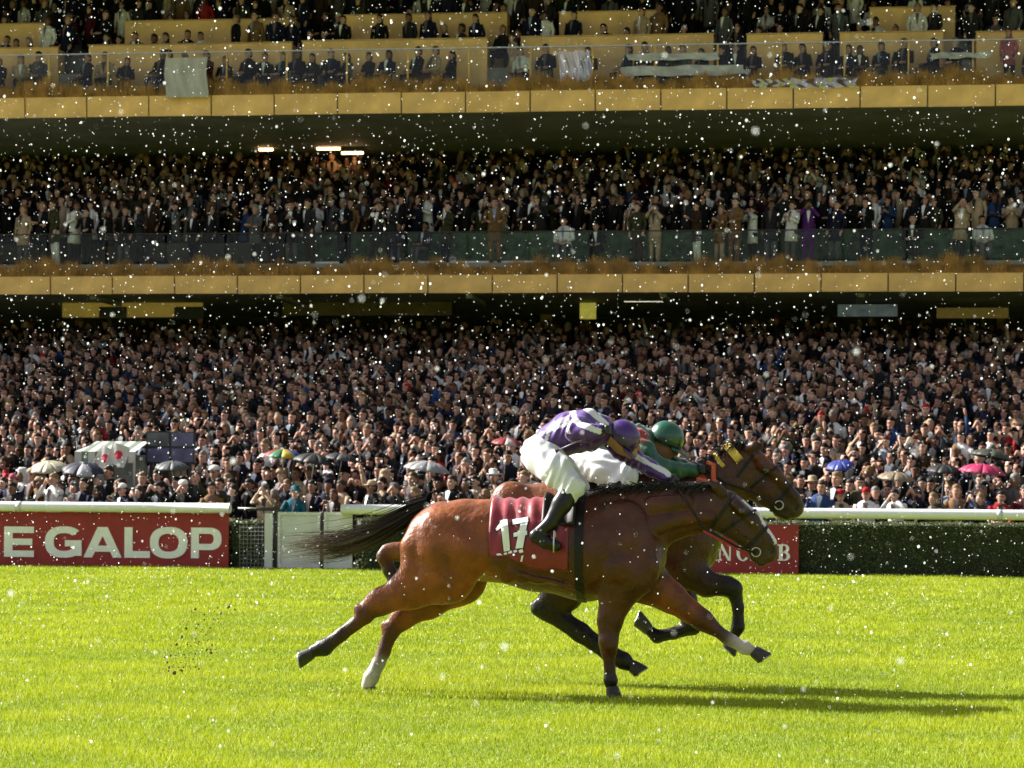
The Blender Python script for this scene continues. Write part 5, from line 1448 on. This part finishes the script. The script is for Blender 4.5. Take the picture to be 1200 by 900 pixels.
hd2 = [(760, 518, 0, 9, .9, SK), (772, 520, 0, 11, .9, SK), (779, 515, 0, 15.5, .85, SK), (779, 524, 0, 13, .85, SK)]
fc2 = [(781, 529, 0, 10.5, .8, SK), (778, 537, 0, 7, .8, SK)]
body2 = [([(a[0], a[1], a[2], a[3]-2.5, a[4], SK) for a in L], .03) for L in (pel2, tor2, an2, af2)]+[([(a[0], a[1], a[2], a[3]-2.0, a[4], SK) for a in L], .02) for L in (gn[0], gn[1], gf[0], gf[1], gn[2], gf[2])]
body2 += [(hd2, .02), (fc2, .02), ([(791, 527, 0, 3, .7, SK), (793, 532, 0, 2.6, .8, SK)], .01)]
body2 += hand((815, 550, -.12), (.95, 0), (.05, .95), -1)+hand((818, 549, .08), (.95, 0), (.05, .95), -1)
def silk2(V, C, p, s):
    C = C.copy(); Vn = np.asarray(V)
    return C
parts2 = [('silks', [(tor2, .03), (an2, .03), (af2, .03)], .006, silk, silk2),
          ('breeches', [(pel2, .04), (gn[0], .04), (gf[0], .04), (gn[1], .02), (gf[1], .02)], .004, breech, None),
          ('boot', [(gn[2], .015), (gn[3][0], .015), (gn[3][1], .015)], .007, boot_m, None),
          ('boot', [(gf[2], .015), (gf[3][0], .015), (gf[3][1], .015)], .007, boot_m, None)]
r2, rp2, rs2 = rider(Y2, (690, 560), 'jockey in green silks with red shoulder and white breeches on the far horse', parts2, body2)
helmet(r2, rp2, rs2, (781, 513), (.002, .070, .036), .42)
gm_ = material('goggle_lens', (.01, .01, .012), .15, 0, coat=.6)
for rt, pp_, ss_, (gx, gy) in ((r1, rp1, rs1, (745, 519)), (r2, rp2, rs2, (790, 523))):
    g_ = MB().rings([(0, 0, z*5*ss_, 3.6*ss_*math.sqrt(max(.05, 1-z*z)), 10.5*ss_*math.sqrt(max(.05, 1-.6*z*z))) for z in (-.95, -.5, 0, .5, .95)], 14).build('goggles', gm_, rt, smooth=True)
    g_.location = pp_(gx, gy)-rt.location; g_.rotation_euler = (0, .4, 0)
saddle2 = empty('racing_saddle', p2(705, 575)); tag(saddle2, 'small dark racing saddle under the green rider', 'saddle')
band(T2, p2(712, 620), axx, Vector((0, -1, 0)), .26, .01, .015, 'seat', leather, saddle2, 200, 340, 24)
stirrup(saddle2, p2, (710, 590), (708, 630), -.335); stirrup(saddle2, p2, (710, 590), (713, 630), .335)

# ------------------------------------------------------------------ turf kicked up, rain
dirt = material('clod_soil', (.12, .075, .03), .9, .5, 30); 
ico = bmesh.new(); bmesh.ops.create_icosphere(ico, subdivisions=1, radius=1.0)
IV = np.array([v.co[:] for v in ico.verts]); IF = np.array([[v.index for v in f.verts] for f in ico.faces]); ico.free()
ico = bmesh.new(); bmesh.ops.create_icosphere(ico, subdivisions=2, radius=1.0)
IV2 = np.array([v.co[:] for v in ico.verts]); IF2 = np.array([[v.index for v in f.verts] for f in ico.faces]); ico.free()
cl_pts = [(204, 788, 4), (198, 782, 3), (213, 786, 3), (247, 765, 3.6), (242, 762, 3), (268, 711, 3), (259, 719, 3), (229, 714, 2.6), (239, 720, 2.2), (218, 736, 3), (213, 746, 3), (207, 755, 3), (196, 776, 2.5), (193, 770, 2), (241, 744, 2), (200, 768, 2.4), (221, 728, 2), (255, 712, 2)]
cl_pts += [(rng.normal(208, 10)+t*rng.uniform(20, 62), 790-t*rng.uniform(30, 88), rng.uniform(.9, 2.2)) for t in rng.random(80)**.8]
cmesh = []
for k in range(4):
    v = IV*(1+.35*rng.normal(size=(len(IV), 1))*.6); v[:, 2] *= .7
    cmesh.append(mesh_np('turf_clod', v, IF, dirt))
for i, (a, b, r) in enumerate(cl_pts):
    o = link('turf_clod', cmesh[i % 4]); o.location = at(a, b, 16.0+rng.uniform(-.3, .5)); o.scale = [r*.0038]*3; o.rotation_euler = rng.uniform(0, 6, 3)
    if o.location.z < .02: o.location.z = .02
    tag(o, 'small brown clod of turf thrown up behind the horses', 'clod', 'flying turf clods behind the horses')

def rain_material():
    m = material('rain_water', (.9, .93, .96), .15, 0, coat=1.0, spec=.9, trans=.6)      # clear water: part of the light passes straight through
    N, L = m.node_tree.nodes, m.node_tree.links
    out = N['Material Output']; src = out.inputs['Surface'].links[0].from_socket
    t = N.new('ShaderNodeBsdfTransparent'); a = N.new('ShaderNodeAttribute'); a.attribute_name = 'col'
    mr = N.new('ShaderNodeMapRange'); mr.inputs['To Min'].default_value = .18; mr.inputs['To Max'].default_value = .95
    ms = N.new('ShaderNodeMixShader'); L.new(a.outputs['Fac'], mr.inputs['Value']); L.new(mr.outputs['Result'], ms.inputs[0]); L.new(t.outputs[0], ms.inputs[1]); L.new(src, ms.inputs[2])
    L.new(ms.outputs[0], out.inputs['Surface'])
    return m
def rain():
    n = 11500
    # even through the air between lens and stand
    u = rng.random(n); D = (3.2**1.6+(u*(38**1.6-3.2**1.6)))**(1/1.6)
    xa, xb = X(-80, 1.0), X(1280, 1.0)
    x = (xa+rng.random(n)*(xb-xa))*D
    zlo = np.maximum(.02, CAMH-(900-580+20)/FPX*D); zhi = CAMH+(580+20)/FPX*D
    z = zlo+rng.random(n)*(zhi-zlo)
    r = np.minimum(rng.lognormal(math.log(.0020), .55, n), .0068)*np.clip((D/12)**.7, .5, 1.9)
    st = rng.uniform(1.0, 1.35, n)
    sl = .45
    m = rain_material()
    big = r*FPX/D > 1.1
    AV, AF, AC, base = [], [], [], 0
    for sel, ball in ((big, (IV2, IF2)), (~big, (IV, IF))):
        k = int(sel.sum()); V = ball[0][None]*r[sel][:, None, None]
        V[:, :, 2] *= st[sel][:, None]; V[:, :, 0] += V[:, :, 2]*sl*(st[sel][:, None]-1)
        V = V+np.stack([x[sel], D[sel], z[sel]], 1)[:, None, :]
        AV.append(V.reshape(-1, 3)); AC.append(np.repeat(rng.beta(1.6, 1.4, k)[:, None].repeat(3, 1), len(ball[0]), axis=0)); AF.append((ball[1][None]+(np.arange(k)*len(ball[0]))[:, None, None]).reshape(-1, 3)+base); base += k*len(ball[0])
    o = link('rain', mesh_np('rain', np.concatenate(AV), np.concatenate(AF), m, np.concatenate(AC), smooth=True)); tag(o, 'bright falling raindrops caught in the sunlight', 'rain', kind='stuff')
    # splashes and wet sparkle on the turf
    n = 1300
    D = 11+(rng.random(n)**.8)*30; x = (xa+rng.random(n)*(xb-xa))*D
    z = .03+rng.random(n)**2*.10
    r = rng.uniform(.0016, .0036, n)*np.minimum(2.2, (D/14)**.8)
    V = IV[None]*r[:, None, None]+np.stack([x, D, z], 1)[:, None, :]
    F = (IF[None]+(np.arange(n)*len(IV))[:, None, None]).reshape(-1, 3)
    o = link('rain_splash', mesh_np('rain_splash', V.reshape(-1, 3), F, m, np.full((len(V)*len(IV), 3), .7), smooth=True)); tag(o, 'tiny sunlit droplets splashing over the turf', 'splash', kind='stuff')
rain()
